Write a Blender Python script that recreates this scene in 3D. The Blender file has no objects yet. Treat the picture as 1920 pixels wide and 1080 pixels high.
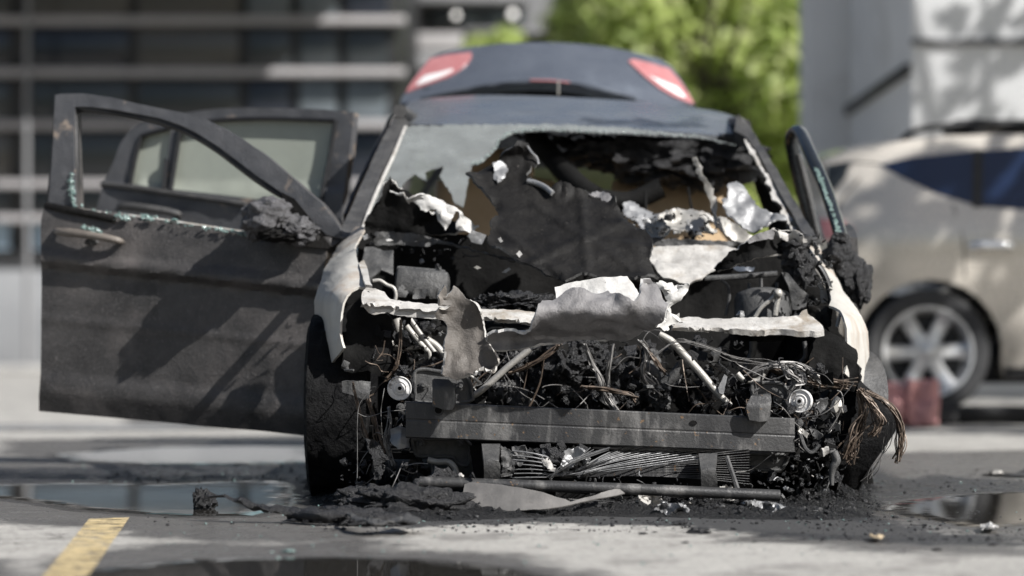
import bpy, bmesh, math, random
import numpy as np
from mathutils import Vector, Matrix, noise as mn
from mathutils.geometry import delaunay_2d_cdt
random.seed(7)
F, H, HY = 4900.0, 0.525, 640.0          # focal length in photo pixels, eye height, horizon row
SC = bpy.context.scene
COL = SC.collection
# ------------------------------------------------------------------ camera, sky, sun, exposure
cam = bpy.data.cameras.new('camera')
camo = bpy.data.objects.new('camera', cam); COL.objects.link(camo)
camo.location = (0, 0, H); camo.rotation_euler = (math.radians(90), 0, 0)
cam.sensor_width = 36; cam.lens = 36*F/1920; cam.shift_y = 100/1920
cam.clip_start = .1; cam.clip_end = 2000
cam.dof.use_dof = True; cam.dof.focus_distance = 8.2; cam.dof.aperture_fstop = 1.55
SC.camera = camo
SUN = Vector((.60, -.45, .60)).normalized()
SUN_STRENGTH, SKY_STRENGTH, EXPOSURE = 5.0, .05, 0.64
w = bpy.data.worlds.new('World'); SC.world = w; w.use_nodes = True
nt = w.node_tree; bg = nt.nodes['Background']
sky = nt.nodes.new('ShaderNodeTexSky'); sky.sky_type = 'NISHITA'; sky.sun_disc = False
sky.sun_elevation = math.asin(SUN.z); sky.sun_rotation = math.atan2(SUN.x, SUN.y)
sky.dust_density = 2.0
nt.links.new(sky.outputs[0], bg.inputs[0]); bg.inputs[1].default_value = SKY_STRENGTH
sl = bpy.data.lights.new('sun', 'SUN'); sl.energy = SUN_STRENGTH; sl.angle = math.radians(.5); sl.color = (1, .985, .96)
so = bpy.data.objects.new('sun', sl); COL.objects.link(so)
so.rotation_euler = SUN.to_track_quat('Z', 'Y').to_euler(); so.location = SUN*30
SC.view_settings.view_transform = 'Standard'; SC.view_settings.look = 'None'
SC.view_settings.exposure = EXPOSURE; SC.view_settings.gamma = 1
# ------------------------------------------------------------------ helpers
def P(px, py, Y):
    return Vector(((px-960)*Y/F, Y, H-(py-HY)*Y/F))
def G(px, py, z=0.0):                        # point of the ground (height z) seen at that row
    Y = F*(H-z)/(py-HY); return Vector(((px-960)*Y/F, Y, z))
def crop(ox, oy, s):
    return lambda pts: [(ox+x*s, oy+y*s) for x, y in pts]
c1 = crop(0, 100, .35417); c2 = crop(0, 440, .35417); c3 = crop(640, 60, .35417); c4 = crop(1240, 60, .35417)
c5 = crop(580, 380, .28125); c6 = crop(1080, 380, .30208); c7 = crop(560, 600, .28125); c8 = crop(1080, 600, .33333)
c9 = crop(740, 820, .40625)

WL = {}
def thing(name, label, cat, loc=(0,0,0), group=None):
    o = bpy.data.objects.new(name, None); COL.objects.link(o); o.empty_display_size = .1
    o.location = loc; WL[o] = Vector(loc); o['label'] = label; o['category'] = cat
    if group: o['group'] = group
    return o
def tag(o, label=None, cat=None, group=None, kind=None):
    if label: o['label'] = label
    if cat: o['category'] = cat
    if group: o['group'] = group
    if kind: o['kind'] = kind
    return o
def finish(me, name, mats, parent=None, ang=45, center=True, smooth=True):
    """mesh in world coordinates -> object with its origin at the base of the mesh"""
    n = len(me.vertices); co = np.empty(n*3, dtype=np.float32); me.vertices.foreach_get('co', co); co = co.reshape(-1, 3)
    c = np.zeros(3)
    if center and n:
        mi, ma = co.min(0), co.max(0); c = (mi+ma)/2; c[2] = mi[2]
        co = co-c; me.vertices.foreach_set('co', co.astype(np.float32).ravel())
    for m in (mats if isinstance(mats, (list, tuple)) else [mats]): me.materials.append(m)
    if smooth and len(me.polygons):
        me.polygons.foreach_set('use_smooth', [True]*len(me.polygons)); me.set_sharp_from_angle(angle=math.radians(ang))
    me.update()
    o = bpy.data.objects.new(name, me); COL.objects.link(o)
    c = Vector(c); WL[o] = c.copy()
    if parent is not None:
        o.parent = parent; o.location = c-WL[parent]
    else: o.location = c
    return o

class MB:
    def __init__(s): s.v = []; s.f = []; s.m = []
    def add(s, vs, fs, mi=0):
        b = len(s.v); s.v += [tuple(v) for v in vs]; s.f += [tuple(i+b for i in f) for f in fs]; s.m += [mi]*len(fs); return s
    def bm(s, bm, M=None, mi=0):
        bm.verts.index_update(); vs = [(M @ v.co if M else v.co.copy()) for v in bm.verts]
        s.add(vs, [[v.index for v in f.verts] for f in bm.faces], mi); bm.free(); return s
    def box(s, c, size, rot=None, bev=.0, mi=0, seg=2):
        bm = bmesh.new(); bmesh.ops.create_cube(bm, size=1)
        for v in bm.verts: v.co = Vector((v.co.x*size[0], v.co.y*size[1], v.co.z*size[2]))
        if bev: bmesh.ops.bevel(bm, geom=bm.edges[:], offset=bev, segments=seg, affect='EDGES', profile=.5)
        return s.bm(bm, Matrix.Translation(c) @ (rot.to_4x4() if rot else Matrix()), mi)
    def tube(s, pts, r, n=8, mi=0, smooth=4, flat=1.0):
        pts = [Vector(p) for p in pts]
        if smooth > 1 and len(pts) > 2:
            q = []
            for i in range(len(pts)-1):
                p0, p1, p2, p3 = pts[max(i-1,0)], pts[i], pts[i+1], pts[min(i+2,len(pts)-1)]
                for k in range(smooth):
                    t = k/smooth
                    q.append(.5*((2*p1)+(p2-p0)*t+(2*p0-5*p1+4*p2-p3)*t*t+(3*p1-p0-3*p2+p3)*t**3))
            pts = q+[pts[-1]]
        rr = r if isinstance(r, (list, tuple)) else None
        up = Vector((0,0,1)); rings = []; a = None
        for i, p in enumerate(pts):
            d = (pts[min(i+1,len(pts)-1)]-pts[max(i-1,0)])
            if d.length < 1e-9: d = Vector((0,0,1))
            d.normalize()
            if a is None:
                a = d.cross(up) if abs(d.z) < .9 else d.cross(Vector((0,1,0)))
            a = (a-d*a.dot(d)); a.normalize(); b = d.cross(a)
            if rr: t = i/(len(pts)-1)*(len(rr)-1); k = min(int(t), len(rr)-2); ri = rr[k]+(rr[k+1]-rr[k])*(t-k)
            else: ri = r
            rings.append([p+a*(math.cos(2*math.pi*j/n)*ri)+b*(math.sin(2*math.pi*j/n)*ri*flat) for j in range(n)])
        vs = [v for R in rings for v in R]; fs = []
        for i in range(len(rings)-1):
            for j in range(n): fs.append((i*n+j, i*n+(j+1)%n, (i+1)*n+(j+1)%n, (i+1)*n+j))
        fs.append(tuple(range(n-1,-1,-1))); fs.append(tuple(range((len(rings)-1)*n, len(rings)*n)))
        return s.add(vs, fs, mi)
    def lathe(s, prof, M=None, n=32, mi=0, closed=False):
        vs = []; fs = []
        for r, z in prof:
            for j in range(n):
                a = 2*math.pi*j/n; vs.append(Vector((r*math.cos(a), r*math.sin(a), z)))
        k = len(prof)
        for i in range(k if closed else k-1):
            for j in range(n): fs.append((i*n+j, i*n+(j+1)%n, ((i+1)%k)*n+(j+1)%n, ((i+1)%k)*n+j))
        if M: vs = [M @ v for v in vs]
        return s.add(vs, fs, mi)
    def blob(s, c, r, sub=3, amp=.35, freq=1.6, seed=0, rot=None, mi=0, floor=None):
        bm = bmesh.new(); bmesh.ops.create_icosphere(bm, subdivisions=sub, radius=1)
        r = (r,r,r) if not isinstance(r, (tuple, list, Vector)) else r
        o = Vector((seed*7.3, seed*3.1, seed*1.7))
        for v in bm.verts:
            d = v.co.normalized()
            k = 1+amp*(mn.fractal(d*freq+o, 1.1, 2.1, 3))+amp*.12*mn.noise(d*freq*6+o)
            q = Vector((d.x*r[0]*k, d.y*r[1]*k, d.z*r[2]*k))
            if rot: q = rot @ q
            v.co = Vector(c)+q
            if floor is not None and v.co.z < floor: v.co.z = floor
        return s.bm(bm, None, mi)
    def build(s, name, mats, parent=None, ang=45, smooth=True, center=True):
        me = bpy.data.meshes.new(name); me.from_pydata(s.v, [], s.f)
        me.polygons.foreach_set('material_index', s.m)
        return finish(me, name, mats, parent, ang, center, smooth)
def RX(a): return Matrix.Rotation(math.radians(a), 3, 'X')
def RY(a): return Matrix.Rotation(math.radians(a), 3, 'Y')
def RZ(a): return Matrix.Rotation(math.radians(a), 3, 'Z')

def inpoly(pts, poly):
    x, y = pts[:,0], pts[:,1]; r = np.zeros(len(pts), bool); n = len(poly); j = n-1
    for i in range(n):
        xi, yi = poly[i]; xj, yj = poly[j]
        if yi != yj: r ^= ((yi > y) != (yj > y)) & (x < (xj-xi)*(y-yi)/(yj-yi)+xi)
        j = i
    return r
def polydist(pts, poly):
    d = np.full(len(pts), 1e9); n = len(poly)
    for i in range(n):
        a = np.array(poly[i], float); b = np.array(poly[(i+1)%n], float); ab = b-a; L = max((ab**2).sum(), 1e-12)
        t = np.clip(((pts-a)@ab)/L, 0, 1); d = np.minimum(d, np.hypot(*(pts-a-t[:,None]*ab).T))
    return d
def roughen(poly, seg, jag, rnd):
    out = []
    for i in range(len(poly)):
        a = Vector(poly[i]); b = Vector(poly[(i+1)%len(poly)]); L = (b-a).length; k = max(1, round(L/seg))
        nrm = Vector((-(b-a).y, (b-a).x)); nrm = nrm.normalized() if L > 0 else Vector((0,0))
        for j in range(k):
            o = 0 if (j == 0) else rnd.uniform(-1, 1)*jag
            out.append(tuple(a.lerp(b, j/k)+nrm*o))
    return out
def sheet(name, outline, fn, mats, parent=None, holes=(), step=12, jag=0, seg=None, thick=.006, crumple=0, cf=14,
          seed=0, ang=40, curl=0, smoothpoly=0, crease=0, rim_i=0):
    """a real sheet of metal, glass or plastic: outline -> triangulated surface placed by fn(x, y), crumpled and given thickness"""
    rnd = random.Random(seed+len(outline)*13)
    def sm(poly):
        for _ in range(smoothpoly):
            q = []
            for i in range(len(poly)):
                a, b = Vector(poly[i]), Vector(poly[(i+1)%len(poly)]); q += [tuple(a.lerp(b,.25)), tuple(a.lerp(b,.75))]
            poly = q
        return poly
    seg = seg or step
    loops = [roughen(sm(list(outline)), seg, jag, rnd)]+[roughen(sm(list(h)), seg, jag*.5, rnd) for h in holes]
    arr = np.array(loops[0]); mi, ma = arr.min(0), arr.max(0)
    gx, gy = np.meshgrid(np.arange(mi[0], ma[0], step), np.arange(mi[1], ma[1], step))
    g = np.stack([gx.ravel(), gy.ravel()], 1); g = g+np.random.RandomState(seed+5).uniform(-.22,.22,g.shape)*step
    if len(g):
        ok = inpoly(g, loops[0])
        for L in loops: ok &= polydist(g, L) > step*.45
        for L in loops[1:]: ok &= ~inpoly(g, L)
        g = g[ok]
    vs = []; fs = []
    for L in loops:
        b = len(vs); vs += [Vector(p) for p in L]; fs.append(list(range(b, b+len(L))))
    vs += [Vector(p) for p in g]
    V, E, FC, _, _, _ = delaunay_2d_cdt(vs, [], fs, 1, 1e-5)
    if holes:
        cen = np.array([((V[f[0]]+V[f[1]]+V[f[2]])/3)[:] for f in FC]); bad = np.zeros(len(FC), bool)
        for L in loops[1:]: bad |= inpoly(cen, L)
        FC = [f for f, q in zip(FC, bad) if not q]
    pts = []
    for p in V:
        q = fn(p.x, p.y)
        if not isinstance(q, Vector): q = P(p.x, p.y, q)
        pts.append(q)
    bm = bmesh.new(); bv = [bm.verts.new(p) for p in pts]
    for f in FC:
        try: bm.faces.new([bv[i] for i in f])
        except ValueError: pass
    for v in [v for v in bm.verts if not v.link_faces]: bm.verts.remove(v)
    bm.normal_update()
    s = sum((f.normal.y*f.calc_area() for f in bm.faces))
    if s > 0:
        bmesh.ops.reverse_faces(bm, faces=bm.faces[:]); bm.normal_update()
    if crumple:
        off = Vector((seed*5.1, seed*2.3, 1.7))
        mv = [(v, v.normal*(crumple*mn.fractal(v.co*cf+off, .8, 2.0, 4))) for v in bm.verts]
        for v, d in mv: v.co += d
        bm.normal_update()
    if crease:
        off = Vector((seed*3.3, 9.1, seed*1.9))
        mv = [(v, v.normal*(crease*(abs(mn.noise(v.co*cf*.55+off))*1.6-.35+.5*abs(mn.noise(v.co*cf*1.7+off))))) for v in bm.verts]
        for v, d in mv: v.co += d
        bm.normal_update()
    if curl:
        bv2 = [v for v in bm.verts]
        proj = np.array([((v.co.x*F/v.co.y)+960, HY-(v.co.z-H)*F/v.co.y) for v in bv2]); dd = polydist(proj, loops[0])
        mv = [(v, v.normal*(curl*math.exp(-(d/9)**2)*(.15+1.2*mn.noise(v.co*9+Vector((seed,0,0)))))) for v, d in zip(bv2, dd)]
        for v, d in mv: v.co += d
        bm.normal_update()
    bm.verts.index_update(); n = len(bm.verts)
    V2 = [v.co.copy() for v in bm.verts]+[v.co-v.normal*thick for v in bm.verts]
    F2 = [[v.index for v in f.verts] for f in bm.faces]; nf = len(F2)
    F3 = [[i+n for i in reversed(f)] for f in F2]
    rim = []
    for e in bm.edges:
        if len(e.link_faces) == 1:
            l = e.link_loops[0]; a, b = l.vert.index, l.link_loop_next.vert.index
            rim.append([b, a, a+n, b+n])
    bm.free()
    me = bpy.data.meshes.new(name); me.from_pydata(V2, [], F2+F3+rim)
    back = 1 if isinstance(mats, (list, tuple)) and len(mats) > 1 else 0
    me.polygons.foreach_set('material_index', [0]*nf+[back]*nf+[rim_i]*len(rim))  # rim_i gives torn edges a paler colour as a painted highlight
    return finish(me, name, mats, parent, ang)
def lin(a, b, x0, x1):                           # depth a at x0 ... b at x1 (clamped)
    return lambda t: a+(b-a)*min(1, max(0, (t-x0)/(x1-x0)))
# ------------------------------------------------------------------ materials
def nod(nt, t, **k):
    n = nt.nodes.new(t)
    for a, b in k.items(): setattr(n, a, b)
    return n
def ramp(nt, fac, stops):
    r = nod(nt, 'ShaderNodeValToRGB'); el = r.color_ramp.elements
    while len(el) < len(stops): el.new(.5)
    for e, (p, c) in zip(el, stops): e.position = p; e.color = (*c, 1) if len(c) == 3 else c
    nt.links.new(fac, r.inputs[0]); return r.outputs[0]
def nz(nt, co, scale, detail=6, rough=.6, dist=0):
    n = nod(nt, 'ShaderNodeTexNoise'); n.inputs['Scale'].default_value = scale; n.inputs['Detail'].default_value = detail
    n.inputs['Roughness'].default_value = rough; n.inputs['Distortion'].default_value = dist
    nt.links.new(co, n.inputs['Vector']); return n.outputs[0]
def mix(nt, f, a, b):
    m = nod(nt, 'ShaderNodeMix', data_type='RGBA')
    for s, v in ((m.inputs[0], f), (m.inputs[6], a), (m.inputs[7], b)):
        if isinstance(v, (tuple, list)): s.default_value = (*v, 1)
        elif isinstance(v, (int, float)): s.default_value = v
        else: nt.links.new(v, s)
    return m.outputs[2]
def mat(name, a, b=None, scale=6, rough=.6, rvar=.15, metal=0, bump=.2, bscale=60, stain=None, sscale=3, sthr=.55, swid=.12,
        fleck=None, fscale=90, fthr=.66, coat=0, patch=None, pscale=1.6, pthr=.5, dist=0, spec=.5, bdist=.01, stretch=None, trans=0, emit=None):
    m = bpy.data.materials.new(name); m.use_nodes = True; nt = m.node_tree; bs = nt.nodes['Principled BSDF']
    tc = nod(nt, 'ShaderNodeTexCoord'); co = tc.outputs['Object']
    if stretch:
        mp = nod(nt, 'ShaderNodeMapping'); mp.inputs['Scale'].default_value = stretch; nt.links.new(co, mp.inputs[0]); cos = mp.outputs[0]
    else: cos = co
    n1 = nz(nt, cos, scale, 8, .62, dist)
    col = ramp(nt, n1, [(.32, a), (.68, b or a)])
    if stain:
        f = ramp(nt, nz(nt, cos, sscale, 8, .65, .4), [(sthr, (0,0,0)), (min(1, sthr+swid), (1,1,1))]); col = mix(nt, f, col, stain)
    if patch:
        f = ramp(nt, nz(nt, co, pscale, 9, .68, .5), [(pthr, (0,0,0)), (min(1, pthr+.14), (1,1,1))]); col = mix(nt, f, col, patch)
    if fleck:
        f = ramp(nt, nz(nt, co, fscale, 3, .6), [(fthr, (0,0,0)), (min(1, fthr+.05), (1,1,1))]); col = mix(nt, f, col, fleck)
    nt.links.new(col, bs.inputs['Base Color'])
    rr = ramp(nt, nz(nt, co, scale*2.7, 5), [(.3, (max(.02, rough-rvar),)*3), (.7, (min(1, rough+rvar),)*3)])
    nt.links.new(rr, bs.inputs['Roughness'])
    bs.inputs['Metallic'].default_value = metal; bs.inputs['Coat Weight'].default_value = coat
    bs.inputs['Specular IOR Level'].default_value = spec
    if trans: bs.inputs['Transmission Weight'].default_value = trans
    if emit: bs.inputs['Emission Color'].default_value = (*emit[:3], 1); bs.inputs['Emission Strength'].default_value = emit[3]
    if bump:
        bp = nod(nt, 'ShaderNodeBump'); bp.inputs['Strength'].default_value = bump; bp.inputs['Distance'].default_value = bdist
        nt.links.new(nz(nt, co, bscale, 8, .65), bp.inputs['Height']); nt.links.new(bp.outputs[0], bs.inputs['Normal'])
    return m
def foggy(name, col, opac, vary=.15, rough=.3):        # dusty, smoked glass
    m = bpy.data.materials.new(name); m.use_nodes = True; nt = m.node_tree; bs = nt.nodes['Principled BSDF']
    tc = nod(nt, 'ShaderNodeTexCoord')
    bs.inputs['Base Color'].default_value = (*col, 1); bs.inputs['Roughness'].default_value = rough
    a = ramp(nt, nz(nt, tc.outputs['Object'], 7, 7, .6, .3), [(.3, (max(0, opac-vary),)*3), (.7, (min(1, opac+vary),)*3)])
    nt.links.new(a, bs.inputs['Alpha'])
    return m
M = {}
M['char'] = mat('charred plastic', (.008,.008,.009), (.024,.0235,.025), 14, .46, .2, bump=.9, bscale=70, bdist=.02, fleck=(.12,.12,.13), fscale=130, fthr=.70)
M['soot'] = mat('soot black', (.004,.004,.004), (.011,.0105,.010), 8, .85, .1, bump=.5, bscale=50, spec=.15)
M['inner'] = mat('burnt inner panel', (.0055,.005,.0048), (.0135,.0125,.0115), 7, .6, .15, bump=.45, bscale=60, fleck=(.06,.055,.05), fscale=60, fthr=.68, spec=.2)
M['burnt'] = mat('burnt door skin', (.030,.028,.0275), (.064,.060,.058), 7, .45, .16, bump=.45, bscale=95, patch=(.092,.083,.079), pscale=2.2, pthr=.49, stain=(.020,.019,.0185), sscale=3.2, sthr=.52, swid=.12, fleck=(.17,.16,.155), fscale=190, fthr=.63)
M['bluegrey'] = mat('smoked blue grey paint', (.070,.080,.100), (.10,.112,.135), 3, .34, .14, metal=.1, bump=.08, bscale=90, stain=(.15,.17,.20), sscale=4, sthr=.56, swid=.25, coat=.3)
M['roof'] = mat('smoked roof paint', (.105,.112,.125), (.165,.172,.182), 3, .30, .12, metal=.15, bump=.12, bscale=120, stain=(.045,.045,.047), sscale=1.6, sthr=.55, swid=.06, coat=.2, fleck=(.2,.2,.21), fscale=150, fthr=.7)
M['pillar'] = mat('scorched pillar paint', (.038,.037,.037), (.085,.083,.081), 9, .55, .15, metal=.2, bump=.5, bscale=90, stain=(.05,.05,.052), sscale=7, sthr=.52, swid=.1)
M['frame'] = mat('scorched frame paint', (.060,.062,.068), (.10,.10,.105), 6, .5, .15, metal=.2, bump=.35, bscale=120, stain=(.27,.22,.18), sscale=9, sthr=.575, swid=.1)
M['ash'] = mat('ash white metal', (.30,.285,.265), (.50,.485,.46), 13, .6, .15, bump=.45, bscale=60, stain=(.22,.18,.135), sscale=9, sthr=.52, swid=.2, fleck=(.16,.15,.15), fscale=45, fthr=.66)
M['white'] = mat('ash white paint', (.36,.35,.335), (.55,.54,.52), 14, .65, .15, bump=.5, bscale=50, stain=(.33,.285,.23), sscale=9, sthr=.58, swid=.2, fleck=(.14,.13,.125), fscale=70, fthr=.7)
M['fender'] = mat('bare burnt fender', (.36,.345,.315), (.52,.50,.46), 5, .55, .15, metal=.15, bump=.2, bscale=90, stain=(.30,.21,.14), sscale=4, sthr=.53, swid=.25, stretch=(1,1,.35))
M['brown'] = mat('scorched brown metal', (.06,.053,.048), (.13,.115,.10), 8, .65, .15, bump=.4, bscale=120, stain=(.2,.17,.145), sscale=9, sthr=.6, swid=.2, fleck=(.3,.28,.25), fscale=180, fthr=.68)
M['hoodgrey'] = mat('blistered hood metal', (.13,.125,.125), (.28,.27,.27), 6, .6, .15, bump=.5, bscale=130, stain=(.06,.057,.055), sscale=5, sthr=.52, swid=.22, metal=.1)
M['steel'] = mat('burnt steel', (.028,.028,.030), (.058,.057,.056), 6, .5, .15, metal=.35, bump=.25, bscale=120, stain=(.15,.145,.14), sscale=14, sthr=.53, swid=.12, fleck=(.17,.11,.065), fscale=40, fthr=.66, stretch=(1,1,.3))
M['alu'] = mat('dull aluminium', (.20,.20,.205), (.38,.38,.38), 12, .45, .15, metal=.5, bump=.3, bscale=90, stain=(.10,.10,.10), sscale=9, sthr=.56, swid=.15)
M['pipe'] = mat('dusty pipe', (.26,.25,.23), (.42,.40,.37), 14, .5, .15, metal=.3, bump=.2, bscale=120, stain=(.10,.09,.085), sscale=12, sthr=.58)
M['disc'] = mat('white burnt disc', (.50,.49,.475), (.66,.65,.635), 20, .6, .1, bump=.25, bscale=120, stain=(.16,.15,.14), sscale=30, sthr=.54, swid=.08)
M['dark'] = mat('grey dusted metal', (.035,.035,.036), (.105,.103,.10), 12, .6, .15, metal=.2, bump=.45, bscale=90, stain=(.03,.03,.03), sscale=10, sthr=.54)
M['tyre'] = mat('burnt rubber', (.004,.004,.0045), (.011,.0108,.011), 12, .65, .15, bump=.6, bscale=60, bdist=.02, stain=(.024,.023,.023), sscale=8, sthr=.6, swid=.06, spec=.10)
M['crumbpale'] = mat('pale glass crumbs', (.22,.27,.26), (.42,.48,.46), 60, .15, .08, bump=.4, bscale=120, spec=.8)
M['bankash'] = mat('wet black ash', (.005,.005,.0055), (.015,.0148,.0155), 30, .42, .2, bump=1.0, bscale=110, bdist=.03, fleck=(.09,.09,.095), fscale=160, fthr=.70)
M['wire'] = mat('burnt copper wire', (.055,.038,.028), (.17,.13,.10), 30, .5, .1, metal=.4, bump=0, stain=(.04,.035,.03), sscale=25, sthr=.5)
M['wiregrey'] = mat('burnt steel wire', (.10,.095,.09), (.26,.25,.24), 30, .5, .1, metal=.4, bump=0)
M['tan'] = mat('tan leather', (.46,.32,.18), (.56,.40,.24), 8, .6, .1, bump=.2, bscale=80, stain=(.10,.06,.03), sscale=4, sthr=.6)
M['crumb'] = mat('green glass crumbs', (.07,.125,.115), (.28,.37,.35), 60, .12, .08, bump=.4, bscale=120, spec=.8)
M['smoke'] = foggy('smoked windscreen', (.25,.265,.26), .55, .2, .18)
M['dustglass'] = foggy('dusty door glass', (.33,.35,.30), .9, .07)
M['redlens'] = mat('dusty red lamp lens', (.40,.15,.15), (.47,.21,.21), 20, .2, .04, bump=.05, coat=.8, spec=.8)
M['clearlens'] = mat('clear lamp lens', (.72,.70,.69), (.82,.8,.79), 20, .12, .04, bump=.05, coat=.8, spec=.8)
M['blackrub'] = mat('black rubber seal', (.010,.010,.011), (.02,.02,.021), 20, .45, .1, bump=.1)
M['glossblack'] = mat('gloss black trim', (.012,.014,.016), (.02,.022,.024), 10, .22, .06, bump=.05, coat=.4)
# ------------------------------------------------------------------ the ground
def gpoly(pts): return [tuple(G(x, y).xy) for x, y in pts]
WET = [gpoly(p) for p in (
    [(200,990),(420,975),(620,985),(720,1000),(690,1030),(860,1050),(1040,1085),(60,1085),(150,1040),(330,1020),(640,1020),(300,1008)],
    [(-60,905),(100,895),(580,880),(600,960),(480,985),(300,978),(60,955),(-60,945)],
    [(-200,868),(600,858),(600,905),(-200,915)], [(20,825),(600,815),(600,872),(20,880)],
    [(1560,885),(1720,862),(2100,870),(2100,1000),(1900,1012),(1700,985),(1560,960)],
    [(1400,1000),(1700,1010),(1940,1012),(1940,1040),(1650,1030),(1420,1014)], [(250,782),(620,778),(620,800),(250,806)],
    [(1620,850),(2000,842),(2000,872),(1620,880)], [(-200,880),(620,872),(620,985),(300,1000),(-200,960)],
    [(-40,1052),(60,1078),(40,1110),(-80,1110)], [(640,1030),(900,1040),(1100,1075),(1150,1110),(500,1110)])]
SOOT = [gpoly(p) for p in (
    [(560,880),(640,862),(1600,862),(1720,905),(1640,965),(1780,1000),(1930,1006),(1930,1024),(1720,1022),(1480,1010),(1260,988),(1000,982),(860,986),(720,992),(600,984),(540,950),(470,932),(560,920)],
    [(-100,878),(580,872),(580,902),(300,912),(-100,905)],
    [(1620,905),(1760,890),(1960,905),(1960,925),(1760,935),(1640,945)],)]
xs = np.concatenate([[-600,-200,-80,-30,-12,-7], np.arange(-4.2, 4.21, .04), [7,12,30,80,200,600]])
ys = np.concatenate([[-60,-10,2,3.5], np.arange(4.6, 15, .045), np.arange(15.1, 26, .25), [30,36,45,60,90,150,300,700,1500]])
gx, gy = np.meshgrid(xs, ys); pts = np.stack([gx.ravel(), gy.ravel()], 1)
def field(polys, edge):
    v = np.zeros(len(pts))
    for p in polys:
        d = polydist(pts, p); d = np.where(inpoly(pts, p), d, -d); v = np.maximum(v, np.clip(.5+d/edge, 0, 1))
    return v
wet = field(WET, .35); soot = field(SOOT, .30)
me = bpy.data.meshes.new('ground'); nx, ny = len(xs), len(ys)
fi = [(j*nx+i, j*nx+i+1, (j+1)*nx+i+1, (j+1)*nx+i) for j in range(ny-1) for i in range(nx-1)]
me.from_pydata([(x, y, 0) for x, y in pts], [], fi)
for nm, arr in (('wet', wet), ('soot', soot)):
    at = me.attributes.new(nm, 'FLOAT', 'POINT'); at.data.foreach_set('value', arr.astype(np.float32))
def ground_mat():
    m = bpy.data.materials.new('stained concrete'); m.use_nodes = True; nt = m.node_tree; bs = nt.nodes['Principled BSDF']
    co = nod(nt, 'ShaderNodeTexCoord').outputs['Object']
    base = ramp(nt, nz(nt, co, 1.3, 10, .65), [(.3, (.26,.246,.222)), (.5, (.40,.38,.348)), (.72, (.51,.487,.447))])
    grit = ramp(nt, nz(nt, co, 55, 5, .7), [(.40, (0,0,0)), (.66, (1,1,1))])
    base = mix(nt, .5, base, mix(nt, grit, (.22,.21,.195), (.56,.545,.51)))
    st = ramp(nt, nz(nt, co, 4.5, 10, .72, .6), [(.54, (0,0,0)), (.62, (1,1,1))])
    mm = nod(nt, 'ShaderNodeMath', operation='MULTIPLY'); nt.links.new(st, mm.inputs[0]); mm.inputs[1].default_value = .65
    base = mix(nt, mm.outputs[0], base, (.11,.10,.095))
    pit = ramp(nt, nz(nt, co, 30, 6, .75), [(.56, (0,0,0)), (.64, (1,1,1))]); base = mix(nt, pit, base, (.15,.142,.132))
    lt = ramp(nt, nz(nt, co, 2.2, 8, .7, .5), [(.52, (0,0,0)), (.62, (1,1,1))]); base = mix(nt, lt, base, mix(nt, .45, base, (.2,.19,.175)))
    vo = nod(nt, 'ShaderNodeTexVoronoi', feature='DISTANCE_TO_EDGE'); vo.inputs['Scale'].default_value = 1.1
    wv = nod(nt, 'ShaderNodeVectorMath', operation='MULTIPLY_ADD')
    nn = nod(nt, 'ShaderNodeTexNoise'); nn.inputs['Scale'].default_value = 5; nn.inputs['Detail'].default_value = 6; nt.links.new(co, nn.inputs[0])
    nt.links.new(nn.outputs[1], wv.inputs[0]); wv.inputs[1].default_value = (.5,.5,.5); nt.links.new(co, wv.inputs[2]); nt.links.new(wv.outputs[0], vo.inputs['Vector'])
    crk = ramp(nt, vo.outputs['Distance'], [(.003, (1,1,1)), (.009, (0,0,0))])
    crm = ramp(nt, nz(nt, co, .8, 3), [(.5, (0,0,0)), (.56, (1,1,1))])
    cm = nod(nt, 'ShaderNodeMath', operation='MULTIPLY'); nt.links.new(crk, cm.inputs[0]); nt.links.new(crm, cm.inputs[1])
    base = mix(nt, cm.outputs[0], base, (.05,.045,.04))
    def mask(attr, sc, amt, lo, hi):
        a = nod(nt, 'ShaderNodeAttribute', attribute_name=attr).outputs['Fac']
        n = nz(nt, co, sc, 10, .72, .3)
        ma = nod(nt, 'ShaderNodeMath', operation='MULTIPLY_ADD'); nt.links.new(n, ma.inputs[0]); ma.inputs[1].default_value = amt; nt.links.new(a, ma.inputs[2])
        return ramp(nt, ma.outputs[0], [(lo, (0,0,0)), (hi, (1,1,1))])
    def sc1(a, k):
        m_ = nod(nt, 'ShaderNodeMath', operation='MULTIPLY'); nt.links.new(a, m_.inputs[0]); m_.inputs[1].default_value = k; return m_.outputs[0]
    # ramps clamp at 1, so the masks are halved first
    def hmask(attr, sc, amt, lo, hi):
        a = nod(nt, 'ShaderNodeAttribute', attribute_name=attr).outputs['Fac']
        n = nz(nt, co, sc, 10, .72, .3)
        s1 = nod(nt, 'ShaderNodeMath', operation='SUBTRACT'); nt.links.new(n, s1.inputs[0]); s1.inputs[1].default_value = .5
        ma = nod(nt, 'ShaderNodeMath', operation='MULTIPLY_ADD'); nt.links.new(s1.outputs[0], ma.inputs[0]); ma.inputs[1].default_value = amt; nt.links.new(a, ma.inputs[2])
        return ramp(nt, ma.outputs[0], [(lo, (0,0,0)), (hi, (1,1,1))])
    wm = hmask('wet', 6, 1.7, .16, .55); sm = hmask('soot', 10, 2.0, .42, .66)
    base = mix(nt, sc1(wm, .85), base, (.075,.070,.066))
    base = mix(nt, sc1(sm, .95), base, ramp(nt, nz(nt, co, 70, 4, .7), [(.35, (.010,.010,.011)), (.68, (.05,.05,.052))]))
    nt.links.new(base, bs.inputs['Base Color'])
    ro = mix(nt, wm, ramp(nt, nz(nt, co, 12, 4), [(.3, (.75,)*3), (.7, (.9,)*3)]), ramp(nt, nz(nt, co, 9, 6, .7), [(.38, (.16,)*3), (.62, (.5,)*3)]))
    nt.links.new(ro, bs.inputs['Roughness'])
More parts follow.
